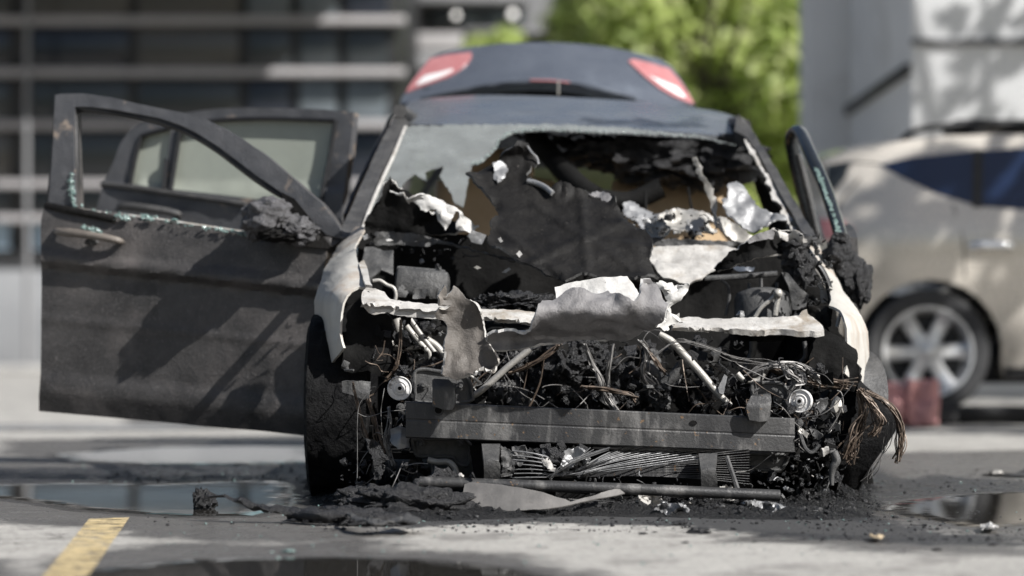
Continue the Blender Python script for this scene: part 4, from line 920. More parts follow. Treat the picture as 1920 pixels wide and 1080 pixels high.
sheet('blistered_patch', c3([(800,690),(840,678),(875,700),(880,740),(850,775),(830,800),(805,770),(810,730)]), lambda x, y: hood_fn(x, y)-.02, M['alu'], bon, step=5, jag=2, seg=4, thick=.004, crumple=.02, cf=14)
sheet('torn_edge', c3([(1340,825),(1390,835),(1445,890),(1450,918),(1400,890),(1350,860),(1310,850)]), lambda x, y: hood_fn(x, y)-.018, M['hoodgrey'], bon, step=5, jag=1.5, seg=4, thick=.004, crumple=.02, cf=14)
b = MB(); b.tube([P(x, y, hood_fn(x, y)-.03) for x, y in c3([(985,790),(1030,800),(1075,820),(1120,855)])], .010, 8); b.build('curled_rim', M['alu'], bon); b = MB(); b.tube([P(x, y, hood_fn(x, y)-.02) for x, y in c3([(985,605),(1010,640),(1035,665),(1044,700)])], .004, 6); b.build('curled_rim', M['alu'], bon)
# rolled front lip of the bonnet
def roll(x, y):
    v = (y-(548-(x-1100)*.02))/92; return 8.03-.13*math.sin(clampf(v+.1)*math.pi)+.05*clampf(v)
lip = sheet('bonnet_lip', [(910,640),(914,628),(940,622),(960,617),(985,612),(996,606),(1002,592),(1010,568),(1016,560),(1040,558),(1060,552),(1085,546),(1112,545),(1140,543),(1158,556),(1172,566),(1188,572),(1199,561),(1203,548),(1200,530),(1206,523),(1218,522),(1232,540),(1244,556),(1254,569),(1246,588),(1232,602),(1212,617),(1170,630),(1130,636),(1080,640),(1020,645),(970,655),(930,659),(914,656)], roll, [M['hoodgrey'], M['white']], car, step=5, jag=1.0, seg=5, thick=.009, crumple=.008, cf=9, seed=5, crease=.02, curl=.03, rim_i=1)
sheet('lip_inside', [(1040,536),(1062,528),(1100,522),(1140,518),(1176,515),(1188,530),(1200,552),(1206,575),(1180,588),(1120,585),(1060,578),(1044,560)], lambda x, y: 8.14-(y-515)*.0012, M['white'], lip, step=6, jag=.6, thick=.005, crumple=.012, cf=8)
sheet('torn_flap', c6([(415,778),(470,720),(520,690),(560,640),(572,610),(545,570),(520,540),(495,500),(540,478),(590,490),(640,515),(700,505),(690,550),(660,585),(640,620),(600,655),(622,690),(650,685),(660,715),(630,745),(590,760),(575,795),(540,790),(520,775),(470,780)]), lambda x, y: 8.12-(y-530)*.0004, M['white'], lip, step=5, jag=1.8, seg=4, thick=.007, crumple=.015, cf=10, seed=8, crease=.03, curl=.05)
sheet('bonnet_shred', [(815,588),(824,580),(838,578),(845,572),(826,570),(822,556),(828,542),(834,534),(838,545),(836,556),(848,546),(853,537),(860,545),(868,554),(872,560),(884,564),(896,568),(903,580),(905,594),(908,620),(911,640),(914,652),(928,668),(935,690),(933,700),(928,709),(905,704),(880,709),(850,706),(830,700),(834,665),(838,630),(838,610),(830,600),(820,597)], lambda x, y: 8.06+.02*math.sin((y-540)/60)-.05*clampf((y-620)/90), [M['brown'], M['ash']], car, step=5, jag=1.3, seg=4, thick=.008, crumple=.012, cf=9, seed=6, crease=.02, curl=.05, rim_i=1)
# left remnant: black hollow with a curled white flap
sheet('bonnet_hollow', c3([(245,766),(285,790),(298,830),(330,850),(400,880),(440,950),(520,960),(600,1000),(690,1050),(700,1075),(160,1075),(140,1010),(170,930),(200,850)]), lambda x, y: 9.36+.05*math.sin((x-690)/70), [M['soot'], M['ash']], car, step=6, jag=1.4, seg=5, thick=.008, crumple=.02, cf=7, crease=.03, curl=.05, rim_i=1)
sheet('bonnet_flap', c3([(290,830),(300,846),(340,850),(380,862),(420,862),(460,866),(500,872),(540,890),(580,920),(620,950),(650,985),(690,1020),(715,1045),(680,1055),(640,1046),(610,1045),(600,1015),(615,990),(612,955),(590,950),(585,985),(575,1010),(548,1052),(535,1030),(508,990),(498,955),(505,940),(470,938),(455,950),(425,945),(412,918),(395,900),(382,895),(350,870),(310,855)]), lambda x, y: 9.28-.06*math.sin((x-740)/50), M['white'], car, step=5, jag=1.1, seg=4, thick=.006, crumple=.015, cf=9, seed=7, crease=.03, curl=.05)
# right remnant: dark sagging shard with pale crest
sheet('bonnet_shard', c6([(870,412),(910,370),(960,320),(1020,270),(1062,238),(1090,215),(1150,190),(1222,165),(1250,170),(1290,180),(1340,190),(1310,240),(1360,270),(1370,285),(1330,305),(1260,325),(1180,335),(1100,345),(1040,370),(980,400),(930,415),(900,430)]), lambda x, y: 8.98-.08*math.sin(clampf((x-1340)/130)*3.14), [M['soot'], M['ash']], car, step=5, jag=1.2, seg=5, thick=.008, crumple=.02, cf=8, crease=.02, curl=.03, rim_i=1)
sheet('shard_crest', c6([(1062,238),(1090,212),(1150,188),(1222,163),(1235,190),(1225,225),(1180,228),(1110,240),(1075,255)]), lambda x, y: 8.88, M['hoodgrey'], car, step=5, jag=.8, thick=.004, crumple=.01)
sheet('shard_crest', c6([(1225,165),(1280,180),(1320,195),(1350,170),(1380,175),(1410,210),(1440,245),(1400,262),(1350,270),(1310,240),(1255,210)]), lambda x, y: 8.90, M['ash'], car, step=5, jag=2, seg=4, thick=.004, crumple=.03, cf=14)
# ---- scuttle panels
sheet('scuttle', c6([(440,275),(520,268),(700,270),(890,272),(945,288),(1000,300),(960,345),(900,380),(860,405),(800,440),(780,470),(720,490),(700,508),(640,500),(600,480),(540,470),(500,420),(462,360)]), lambda x, y: 9.30-(y-460)*.0035+.03*math.sin((y-460)/11), M['ash'], car, step=5, jag=.8, seg=6, thick=.008, crumple=.012, cf=7, crease=.02)
sheet('scuttle', c6([(465,222),(700,230),(1000,240),(1030,255),(980,270),(700,266),(440,272),(455,245)]), lambda x, y: 9.36, M['dark'], car, step=5, jag=1.2, seg=4, thick=.01, crumple=.01, cf=20)
sheet('scuttle', c5([(440,195),(560,196),(700,205),(820,235),(1000,285),(1200,340),(1390,375),(1380,395),(1200,350),(1000,300),(860,270),(800,290),(700,292),(600,280),(440,285),(430,260)]), lambda x, y: 9.30, M['dark'], car, step=5, jag=1.2, seg=5, thick=.01, crumple=.01, cf=20)
for (pts, Y0, mn_) in ((c5([(1062,230),(1090,185),(1180,215),(1150,280),(1080,262)]), 8.98, 'alu'), (c5([(1378,340),(1400,318),(1420,345),(1400,365)]), 8.85, 'white'), (c5([(1256,240),(1275,232),(1290,258),(1275,265)]), 8.95, 'white'), (c5([(1280,465),(1330,432),(1345,445),(1310,468)]), 8.9, 'alu'), (c5([(355,222),(385,205),(392,240),(365,250)]), 9.1, 'alu'), (c5([(508,245),(530,240),(560,252),(520,258)]), 9.2, 'white'), (c5([(1095,430),(1115,420),(1145,435),(1120,446)]), 8.9, 'pipe')):
    sheet('ash_flake', pts, lambda x, y, Y0=Y0: Y0, M[mn_], car, step=4, jag=.6, thick=.003, crumple=.008)
# ---- engine bay: battery, strut tower, ledges
bt = MB(); bt.box(P(792,537,8.95), (.185,.16,.10), RY(4) @ RX(-8), .022); bt.box(P(790,512,8.97), (.17,.13,.02), RY(5) @ RX(-8), .01); bt.tube([P(826,515,8.9), P(824,500,8.9)], .006, 8)
bt.build('battery', M['dark'], car)
for pts in (c5([(575,620),(600,560),(625,545),(660,600),(640,635)]), c5([(690,570),(790,575),(770,640),(690,640)]), c5([(790,580),(860,570),(850,640),(800,640)])):
    sheet('battery_scrap', pts, lambda x, y: 8.8, M['dark'], car, step=5, jag=.8, thick=.004, crumple=.02)
sheet('inner_wing', c5([(370,300),(430,300),(560,330),(560,480),(480,460),(420,490),(400,520),(380,470),(350,400)]), lambda x, y: 9.2-(y-470)*.002, M['dark'], car, step=6, thick=.008, crumple=.015)
sheet('inner_wing', c5([(325,400),(372,400),(390,460),(410,540),(380,545),(350,470)]), lambda x, y: 8.98, M['alu'], car, step=5, thick=.006, crumple=.008)
st = MB(); c = P(1430,568,9.0); Ms = Matrix.Translation(c) @ Matrix.Rotation(math.radians(-10), 4, 'X')
st.lathe([(.098,-.12),(.098,.015),(.09,.032),(.06,.044),(.03,.048),(.022,.052),(.001,.054)], Ms, 36)
for a in (20, 140, 260): st.tube([Ms @ Vector((.055*math.cos(math.radians(a)), .055*math.sin(math.radians(a)), .04)), Ms @ Vector((.055*math.cos(math.radians(a)), .055*math.sin(math.radians(a)), .075))], .006, 8)
st.build('strut_tower', M['dark'], car)
b = MB(); b.tube([P(x, y, 8.86) for x, y in c6([(1255,560),(1200,610),(1150,650),(1110,710)])], .008, 8); b.tube([P(x, y, 8.86) for x, y in c6([(1262,565),(1245,630),(1235,700)])], .010, 8); b.blob(P(1459,550,8.85), .016, 3, .1); b.build('tower_brace', M['pipe'], car)
sheet('inner_wing', c6([(1275,430),(1320,440),(1390,530),(1445,570),(1430,640),(1380,665),(1345,665),(1335,600),(1320,520)]), lambda x, y: 8.85, M['dark'], car, step=5, thick=.008, crumple=.01)
sheet('inner_wing', c6([(1440,640),(1530,640),(1590,650),(1580,770),(1545,780),(1450,700)]), lambda x, y: 8.75, M['inner'], car, step=6, jag=1, thick=.008, crumple=.02)
sheet('inner_wing', c6([(960,395),(1110,400),(1100,425),(1000,425)]), lambda x, y: 9.2, M['bluegrey'], car, step=6, jag=1, thick=.004, crumple=.01)
b = MB(); b.tube([P(x, y, 9.1) for x, y in c6([(800,470),(1000,460),(1250,440)])], .010, 8); b.tube([P(x, y, 9.0) for x, y in c6([(900,480),(945,520),(950,600),(930,700)])], .006, 6); b.build('bay_rail', M['dark'], car)
b = MB()
for (x, y, r, sd) in ((1080+1350*.302,380+330*.302,(.05,.05,.05),41),(1080+1400*.302,380+420*.302,(.045,.05,.06),42),(1080+1370*.302,380+250*.302,(.05,.05,.03),43)): b.blob(P(x, y, 8.95), r, 4, .5, 2.2, sd)
b.build('melted_lump', M['char'], car, 70)
b = MB()
for (x, y, r, sd) in ((968,570,(.09,.06,.028),51),(925,572,(.06,.06,.03),52),(1005,576,(.05,.05,.02),53)): b.blob(P(x, y, 8.75), r, 5, .9, 4, sd)
b.build('ash_heap', M['char'], car, 70)
# ---- engine block and the burnt mass under the bonnet
eb = MB(); rnd = random.Random(12)
eb.box(P(1075,700,9.05), (.62,.35,.32), None, .03)
eb.box(P(1270,690,9.1), (.5,.3,.34), None, .03); eb.box(P(880,700,9.15), (.45,.25,.35), None, .03)
eb.build('engine_block', M['soot'], car)
for i in range(46):
    x = rnd.uniform(960,1330); y = rnd.uniform(648,775); r = rnd.uniform(.018,.05)
    b = MB(); b.blob(P(x, y, 8.78+rnd.uniform(-.12,.1)), (r*rnd.uniform(.7,1.2), r, r*rnd.uniform(.7,1.6)), 4, .5, 2.4, 60+i); b.build('charred_lump', M['char'] if i % 4 else M['dark'], car, 70)
for i in range(22):
    x = rnd.uniform(745,830) if i < 10 else rnd.uniform(1420,1560); y = rnd.uniform(690,780) if i < 10 else rnd.uniform(700,880); r = rnd.uniform(.018,.036)
    b = MB(); b.blob(P(x, y, 8.52+rnd.uniform(-.06,.1)), (r, r, r*rnd.uniform(.8,1.6)), 4, .5, 2.4, 160+i); b.build('charred_lump', M['char'], car, 70)
for i, (x, y, r) in enumerate(((800,705,.04),(826,695,.035),(1085,665,.05),(1060,680,.06),(1140,690,.04),(1100,645,.04),(1235,735,.035),(1240,752,.03))):
    b = MB(); b.blob(P(x, y, 8.6), (r, r, r*1.1), 5, .5, 2.2, 210+i); b.build('charred_lump', M['dark' if i > 5 else 'char'], car, 70)
# machined parts
b = MB()
for px in (915, 930, 948): b.lathe([(.001,0),(.035,0),(.04,.01),(.04,.035),(.035,.045),(.001,.045)], Matrix.Translation(P(px,735,8.75)) @ Matrix.Rotation(math.radians(90),4,'Y'), 20)
for k in range(8): b.box(P(940+k*3.4, 718+(k%2)*26, 8.69), (.006,.02,.02), None, .002)
b.build('alternator', M['dark'], car)
for (outl, Y0) in ((c7([(760,360),(775,335),(830,322),(960,340),(1090,345),(1125,365),(1160,430),(1165,480),(1145,555),(800,555),(770,500)]), 8.33), (c8([(985,350),(1130,350),(1175,368),(1200,410),(1185,450),(1150,480),(1000,480)]), 8.35), (c7([(740,790),(1120,795),(1145,900),(1140,970),(1095,975),(1050,945),(1020,915),(800,910),(765,880)]), 8.32), (c8([(860,748),(1180,755),(1180,820),(1150,845),(1020,842),(990,832),(880,880)]), 8.32)):
    rpz = sheet('rail_plate', outl, lambda x, y, Y0=Y0: Y0, M['dark'], car, step=6, thick=.012)
    b = MB(); b.tube([P(x, y, Y0-.004) for x, y in grow(outl+outl[:1], .94)], .006, 8, smooth=3); b.build('flange', M['dark'], rpz)
for (x, y, Y0) in ((864,724,8.325),(794,722,8.325),(1457,748,8.345),(789,832,8.31),(863,832,8.31),(1450,860,8.31),(1382,858,8.31),(751,764,8.32),(1498,793,8.28)):
    b = MB(); Mb = Matrix.Translation(P(x, y, Y0)) @ Matrix.Rotation(math.radians(90),4,'X'); b.lathe([(.014,0),(.014,.004),(.008,.005),(.008,.0)], Mb, 18); b.lathe([(.0075,0),(.0075,.014),(.006,.016),(.0001,.016)], Mb, 6); b.build('bolt', M['dark'], car, 30)
for (x, y, r, Y0, tilt) in ((749,728,.038,8.25,6),(1501,752,.037,8.25,-22)):
    Md = Matrix.Translation(P(x, y, Y0)) @ Matrix.Rotation(math.radians(tilt),4,'Z') @ Matrix.Rotation(math.radians(90),4,'X')
    b = MB(); b.lathe([(.0001,.006),(.006,.006),(.0065,.014),(.011,.014),(.012,.006),(r*.50,.004),(r*.55,.007),(r*.62,.004),(r*.90,.003),(r*.94,.007),(r,.006),(r,-.012),(r*.8,-.02)], Md, 40); h = b.build('horn', M['disc'], car, 40)
    b = MB(); b.lathe([(.0001,.0148),(.006,.0148)], Md, 16); b.build('hub_hole', M['soot'], h)
# pipes
def pipes(name, m, items):
    for pts, r, Y0 in items:
        b = MB(); b.tube([P(p[0], p[1], p[2] if len(p) > 2 else Y0) for p in pts], r, 10, smooth=5); b.build(name, M[m], car, 60)
pipes('pipe', 'pipe', [
    ([(647,672),(656,662),(668,652),(690,650),(729,652)], .008, 8.75), ([(729,652),(760,655),(792,650),(802,656),(806,668),(806,688)], .008, 8.7),
    ([(742,598),(752,630),(760,640)], .016, 8.62), ([(762,611),(785,640),(802,658)], .010, 8.6), ([(769,598),(795,635),(818,664)], .008, 8.6),
    ([(820,600),(806,620),(797,642)], .014, 8.72), ([(800,636),(820,650),(836,672)], .012, 8.62),
    ([(1236,626),(1250,634),(1264,645),(1310,695),(1350,742),(1372,760)], [.010,.012,.013,.013,.012,.006], 8.42),
    ([(855,748),(880,744),(900,734),(930,708),(952,688),(994,654)], .011, 8.4), ([(868,699),(880,703),(902,719)], .005, 8.3),
    ([(1382,700),(1395,712),(1420,714),(1432,700)], .010, 8.4), ([(802,862),(820,866),(840,866),(852,876),(856,890)], .010, 8.28),
    ([(1520,685),(1540,688),(1560,690),(1568,700)], .006, 8.7), ([(699,527),(712,526),(725,534),(738,540),(742,552),(741,562)], .007, 8.7),
    ([(725,640),(722,610),(726,596)], .012, 8.7), ([(728,640),(740,646),(760,644)], .012, 8.68)])
pipes('hose', 'dark', [
    ([(1240,724),(1262,706),(1278,684)], .018, 8.55), ([(1205,690),(1222,700),(1228,725)], .026, 8.6), ([(1330,680),(1340,668),(1355,660)], .02, 8.7),
    ([(1412,640),(1410,664),(1398,690)], .012, 8.6), ([(1508,640),(1510,668),(1500,680)], .008, 8.7), ([(1130,755),(1140,745),(1152,760)], .015, 8.5)])
sheet('headlight_bracket', c7([(288,408),(420,404),(480,412),(470,530),(430,530),(370,505),(290,480)]), lambda x, y: 8.35, M['dark'], car, step=5, thick=.006, jag=.6, crumple=.01)
sheet('headlight_bracket', c8([(800,380),(835,305),(852,318),(830,420),(805,410)]), lambda x, y: 8.4, M['alu'], car, step=5, thick=.012, jag=.4)
sheet('washer_bottle', c7([(612,730),(650,715),(712,722),(745,760),(740,810),(740,850),(700,855),(660,862),(630,820)]), lambda x, y: 8.3-.04*math.sin(clampf((x-732)/36)*3.1), M['alu'], car, step=5, jag=1.2, thick=.006, crumple=.015)
sheet('hanging_plastic', c7([(445,790),(490,795),(540,830),(570,890),(620,920),(560,950),(570,1000),(540,1067),(500,1060),(490,980),(500,930),(470,870)]), lambda x, y: 8.2, M['char'], car, step=4, jag=2, seg=4, thick=.005, crumple=.03, cf=12)
# headlamp wreck on the right
for (pts, Y0, mm) in ((c8([(1255,600),(1312,640),(1300,665),(1250,625)]), 8.2, 'pipe'), (c8([(1310,610),(1360,620),(1390,650),(1370,675),(1330,650)]), 8.2, 'dark'), (c8([(1380,720),(1420,710),(1430,745),(1395,770)]), 8.15, 'ash'), (c8([(1440,600),(1560,480),(1580,520),(1470,640)]), 8.35, 'tyre'), (c8([(1350,455),(1420,440),(1425,540),(1390,570)]), 8.3, 'dark')):
    sheet('lamp_scrap', pts, lambda x, y, Y0=Y0: Y0, M[mm], car, step=5, jag=1.2, seg=5, thick=.006, crumple=.02, cf=12)
b = MB(); b.tube([P(x, y, 8.12) for x, y in c8([(1450,740),(1465,790),(1445,830),(1438,880),(1440,930)])], [.012,.014,.012,.008,.006], 8); b.tube([P(x, y, 8.16) for x, y in c8([(1260,640),(1290,720),(1330,745),(1368,700)])], .006, 6); b.build('cable_end', M['dark'], car)
# ---- condenser: a fan of bent fins
fin = MB(); rnd = random.Random(4)
for i in range(13):
    t = i/12; j_ = rnd.uniform(-.8,.8)
    q = [(962, 896+t*4+j_), (1030, 894-t*2+j_), (1085, 891-t*12+j_), (1140, 884-t*34+j_), (1210, 874-t*46), (1338, 856-t*52)]
    fin.tube([P(x+rnd.uniform(-1.5,1.5), y+rnd.uniform(-.7,.7), 8.10+.012*math.sin(k*1.3+i*.7)+rnd.uniform(-.006,.006)+.16*clampf((858-y)/22)) for k, (x, y) in enumerate(q[rnd.choice((0,0,0,1)):])], rnd.uniform(.0012,.0021), 5, smooth=4)
for i in range(7):
    t = i/6; fin.tube([P(962+t*3, 846+t*50+rnd.uniform(-1,1), 8.07), P(1000, 850+t*45, 8.05), P(1046-t*8, 862+t*33, 8.07)], rnd.uniform(.0026,.004), 5, smooth=3, flat=.6)
for i in range(6):
    fin.tube([P(1030+rnd.uniform(-4,8), 898-rnd.random()*4, 8.06), P(1062+rnd.uniform(-4,14), 866+rnd.uniform(-5,5), 8.04), P(1095+rnd.uniform(-10,60), 838+rnd.uniform(0,6), 8.07)], rnd.uniform(.002,.006), 5, smooth=3, flat=.5)
fin.build('condenser_fins', M['alu'], car)
fin = MB()
for i in range(14):
    t = i/13; fin.tube([P(1050, 893+t*4+rnd.uniform(-.6,.6), 8.14), P(1180, 876+t*16, 8.13), P(1310, 854+t*44+rnd.uniform(-.8,.8), 8.14), P(1405, 842+t*66, 8.15)], .0016, 5, smooth=5)
for i in range(8):
    t = i/7; fin.tube([P(960, 928+t*30, 8.12), P(1100, 938+t*22, 8.12), P(1300, 946+t*14, 8.14), P(1395, 925+t*36, 8.16)], .0018, 5, smooth=5)
fin.build('condenser_fins', M['steel'], car)  # darker metal colour paints the shade on the lower right fins
sheet('condenser_panel', [(880,835),(1400,850),(1420,958),(900,960)], lambda x, y: 8.26, M['soot'], car, step=20, thick=.01)
for (x0, y0, x1, y1) in ((1362,856,1398,962),):
    b = MB(); b.tube([P(x0, y0, 8.10), P(x1, y1, 8.03)], .008, 6); b.build('stay_rod', M['dark'], car)
for (pts, mm) in (([(1000,842),(1040,838),(1060,850),(1050,868),(1012,858)],'char'), ([(1018,842),(1030,858),(1042,884),(1026,878),(1014,862)],'ash'), ([(1060,845),(1085,838),(1098,845),(1078,868),(1060,890),(1050,880)],'alu'), ([(960,838),(985,836),(990,858),(975,875),(962,862)],'dark'), ([(940,836),(968,850),(962,890),(940,895)],'dark')):
    sheet('fin_scrap', pts, lambda x, y: 8.06, M[mm], car, step=4, jag=1.4, seg=4, thick=.004, crumple=.03, cf=14)
# ---- wires
def wires(n, pts, r, m, spread, seed, Y0):
    rnd = random.Random(seed); b = MB()
    for i in range(n):
        o = [(rnd.gauss(0, spread*(.4+.8*k/len(pts))), rnd.gauss(0, spread*(.3+.6*k/len(pts))), rnd.gauss(0,.012)) for k in range(len(pts))]
        b.tube([P(p[0]+q[0], p[1]+q[1], (p[2] if len(p) > 2 else Y0)+q[2]) for p, q in zip(pts, o)], r*rnd.uniform(.7,1.2), 4, smooth=4)
    return b.build('wire_bundle', M[m], car)
wires(9, [(662,718),(666,735),(676,775),(686,815),(690,825)], .0022, 'wire', 3, 1, 8.3)
wires(8, [(690,748),(700,785),(712,820),(722,850)], .0022, 'wire', 4, 2, 8.32)
wires(7, [(728,764),(732,790),(724,830),(738,870)], .0018, 'wiregrey', 4, 3, 8.3)
wires(6, [(752,600),(748,660),(740,690),(725,710)], .0025, 'wire', 3, 4, 8.5)
wires(9, [(955,700),(990,685),(1030,662),(1050,648)], .0025, 'wire', 4, 5, 8.42)
wires(3, [(1020,668),(1012,720),(990,770)], .002, 'wire', 2, 6, 8.42)
wires(10, [(1098,645),(1110,680),(1125,710),(1140,748),(1160,772)], .0030, 'wiregrey', 4, 7, 8.45)
wires(6, [(1150,645),(1142,690),(1138,720),(1142,740)], .0030, 'wiregrey', 3, 8, 8.45)
wires(16, [(1200,640),(1212,660),(1205,690),(1215,715),(1240,730)], .0030, 'wiregrey', 6, 9, 8.5)
wires(10, [(1212,650),(1228,675),(1248,700)], .0030, 'wire', 4, 10, 8.5)
wires(5, [(1090,725),(1130,730),(1180,738),(1190,745)], .004, 'wire', 4, 11, 8.4)
wires(6, [(1225,668),(1270,640),(1320,648),(1380,672),(1440,682),(1480,690)], .0011, 'wiregrey', 5, 12, 8.4)
wires(30, [(1400,705),(1430,690),(1460,684),(1490,690),(1530,708)], .0025, 'wiregrey', 8, 13, 8.4)
wires(26, [(1440,688),(1470,700),(1500,705),(1550,715),(1590,722)], .0025, 'wire', 7, 14, 8.45)
wires(26, [(1612,735),(1618,770),(1606,805),(1595,840),(1592,862)], .0024, 'wire', 9, 15, 8.32)
wires(20, [(1612,730),(1632,755),(1650,790),(1640,812)], .0024, 'wire', 8, 16, 8.3)
wires(22, [(1625,735),(1660,755),(1684,790),(1690,830),(1685,862)], .0022, 'wire', 6, 17, 8.34)
wires(5, [(1665,790),(1660,840),(1645,880),(1630,900)], .0012, 'wiregrey', 9, 18, 8.36)
wires(18, [(1470,690),(1480,705),(1500,715),(1490,730)], .0025, 'wiregrey', 8, 19, 8.3)

# ---- burnt small stuff packed into the nose: shards, crusts, clips, melted drops, stray strands
def scraps(n, zones, mats, seed, rmin, rmax, name='charred_scraps'):
    rnd = random.Random(seed); b = MB()
    for i in range(n):
        x0, y0, x1, y1, Ya, Yb, _ = rnd.choices(zones, [z[6] for z in zones])[0]
        c = P(rnd.uniform(x0, x1), rnd.uniform(y0, y1), rnd.uniform(Ya, Yb)); r = rmin*(rmax/rmin)**(rnd.random()**1.6); mi = rnd.choices(range(len(mats)), [m[1] for m in mats])[0]
        R = RZ(rnd.uniform(0,360)) @ RX(rnd.uniform(0,360)) @ RY(rnd.uniform(0,360)); k = rnd.random()
        if k < .42:                                   # curled shard
            m_ = 4; w0 = r*rnd.uniform(.4,.9); L = r*rnd.uniform(1.2,2.4); bend = rnd.uniform(-1.6,1.6); vs = []; fs = []
            for j in range(m_+1):
                a = bend*(j/m_-.5); q = Vector((math.sin(a)/(abs(bend)+.2)*L*1.2, 0, (1-math.cos(a))*L*.6)); ww = w0*rnd.uniform(.4,1.1)
                for s_, t_ in ((-1,0),(1,0),(1,1),(-1,1)): vs.append(c+R @ (q+Vector((rnd.uniform(-.1,.1)*r, s_*ww, t_*.0025+rnd.uniform(-.08,.08)*r))))
            for j in range(m_):
                for q in range(4): fs.append((j*4+q, j*4+(q+1)%4, (j+1)*4+(q+1)%4, (j+1)*4+q))
            fs += [(3,2,1,0), (m_*4, m_*4+1, m_*4+2, m_*4+3)]
            b.add(vs, fs, mi)
        elif k < .72: b.blob(c, (r*rnd.uniform(.5,1), r*rnd.uniform(.5,1), r*rnd.uniform(.5,1.2)), 2, .8, 2.2, i, R, mi)
        elif k < .88:
            p1 = c+R @ Vector((r*2.2, 0, r*.6)); p2 = c+R @ Vector((r*3.6, r*1.2, -r*.5)); b.tube([c, p1, p2], max(.0016, r*.13), 5, mi, smooth=3)
        else: b.box(c, (r*1.5, r*.5, r*.9), R, .0012, mi, 1)
    o = b.build(name, [M[m[0]] for m in mats], car, 40); o['kind'] = 'stuff'; return o
scraps(1050, [(700,600,830,720,8.5,8.75,2),(830,640,1400,780,8.42,8.9,6),(1360,690,1560,800,8.35,8.6,3),(1480,760,1580,900,8.25,8.5,2.4),(700,780,790,930,8.3,8.5,1.4),(960,835,1110,880,8.08,8.2,1)], [('char',6),('soot',5),('dark',.8),('alu',.14),('pipe',.12)], 5, .007, .032)
scraps(260, [(690,440,900,500,9.2,9.4,1.5),(1170,400,1340,450,9.3,9.45,2),(1490,440,1560,600,8.8,9.1,3),(860,565,1000,600,8.75,9.2,1.2),(1380,590,1540,620,8.7,8.9,1.5)], [('char',6),('soot',5),('dark',1),('alu',.3)], 6, .005, .018)
scraps(420, [(780,880,1560,960,8.0,8.12,4),(1440,800,1570,930,8.2,8.4,2),(640,860,800,950,8.2,8.4,2)], [('char',6),('dark',1.2),('alu',.35),('ash',.2)], 8, .004, .014)
def strands(n, zones, m, seed, r):
    rnd = random.Random(seed); b = MB()
    for i in range(n):
        x0, y0, x1, y1, Ya, Yb = rnd.choice(zones); x = rnd.uniform(x0, x1); y = rnd.uniform(y0, y1); Y = rnd.uniform(Ya, Yb); pts = [P(x, y, Y)]
        dx, dy = rnd.gauss(0,14), rnd.gauss(8,14)
        for k in range(rnd.randrange(3,7)):
            dx += rnd.gauss(0,9); dy += rnd.gauss(2,9); x += dx; y += dy; Y += rnd.gauss(0,.02); pts.append(P(min(max(x,x0-20),x1+20), min(max(y,y0-20),y1+25), Y))
        b.tube(pts, r*rnd.uniform(.6,1.4), 4, smooth=4)
    o = b.build('loose_strands', M[m], car); o['kind'] = 'stuff'
strands(34, [(850,640,1400,760,8.35,8.6),(1360,690,1560,780,8.3,8.45),(700,620,820,760,8.35,8.6)], 'wire', 3, .0017)
strands(60, [(850,640,1400,760,8.35,8.6),(1400,700,1580,860,8.2,8.4),(690,720,790,900,8.2,8.4)], 'wiregrey', 4, .0013)
# ------------------------------------------------------------------ debris on the ground
def at(px, py): return G(px, py)
# low bank of ash and melted plastic under the nose
BANK = []
def bank(poly, hmax, name, label, seed, step=.012):
    q = [tuple(G(x, y).xy) for x, y in poly]; q = roughen(q, .035, .022, random.Random(seed))
    arr = np.array(q); mi, ma = arr.min(0), arr.max(0)
    gx, gy = np.meshgrid(np.arange(mi[0], ma[0], step), np.arange(mi[1], ma[1], step)); g = np.stack([gx.ravel(), gy.ravel()], 1)
    g = g+np.random.RandomState(seed).uniform(-.3,.3,g.shape)*step
    g = g[inpoly(g, q) & (polydist(g, q) > step*.5)]
    vs = [Vector(p) for p in q]+[Vector(p) for p in g]
    V, E, FC, _, _, _ = delaunay_2d_cdt(vs, [], [list(range(len(q)))], 1, 1e-6)
    arr = np.array([tuple(v) for v in V]); d = polydist(arr, q)
    out = []
    for (x, y), dd in zip(arr, d):
        n = mn.fractal(Vector((x*7, y*7, seed)), .8, 2.1, 4)*.5+.45; n2 = mn.fractal(Vector((x*30, y*30, seed+3)), .6, 2.0, 4)
        out.append((x, y, .0003+min(1, dd/.09)*max(0, hmax*n+hmax*.55*n2)))
    BANK.extend(v for v in out if v[2] > .004)
    me = bpy.data.meshes.new(name); me.from_pydata(out, [], FC)
    bmz = bmesh.new(); bmz.from_mesh(me); bmesh.ops.recalc_face_normals(bmz, faces=bmz.faces[:])
    if sum(f.normal.z for f in bmz.faces) < 0: bmesh.ops.reverse_faces(bmz, faces=bmz.faces[:])
    bmz.to_mesh(me); bmz.free()
    o = finish(me, name, M['bankash'], ang=70)
    return tag(o, label, 'ash')
bank([(600,950),(700,935),(860,932),(1000,945),(1200,940),(1450,936),(1600,930),(1660,945),(1640,968),(1550,975),(1420,974),(1250,970),(1080,968),(900,974),(760,980),(660,980),(600,968)], .034, 'ash_bank', 'long low bank of black ash under the front of the burnt car', 3)
bank([(560,900),(640,890),(820,885),(860,915),(840,940),(700,950),(590,945)], .045, 'ash_heap', 'black ash heaped beside the front tyre with the open doors', 4)
bank([(1380,905),(1480,895),(1560,900),(1640,915),(1640,945),(1540,950),(1400,945)], .075, 'ash_heap', 'black ash heap at the foot of the leaning front tyre', 5)
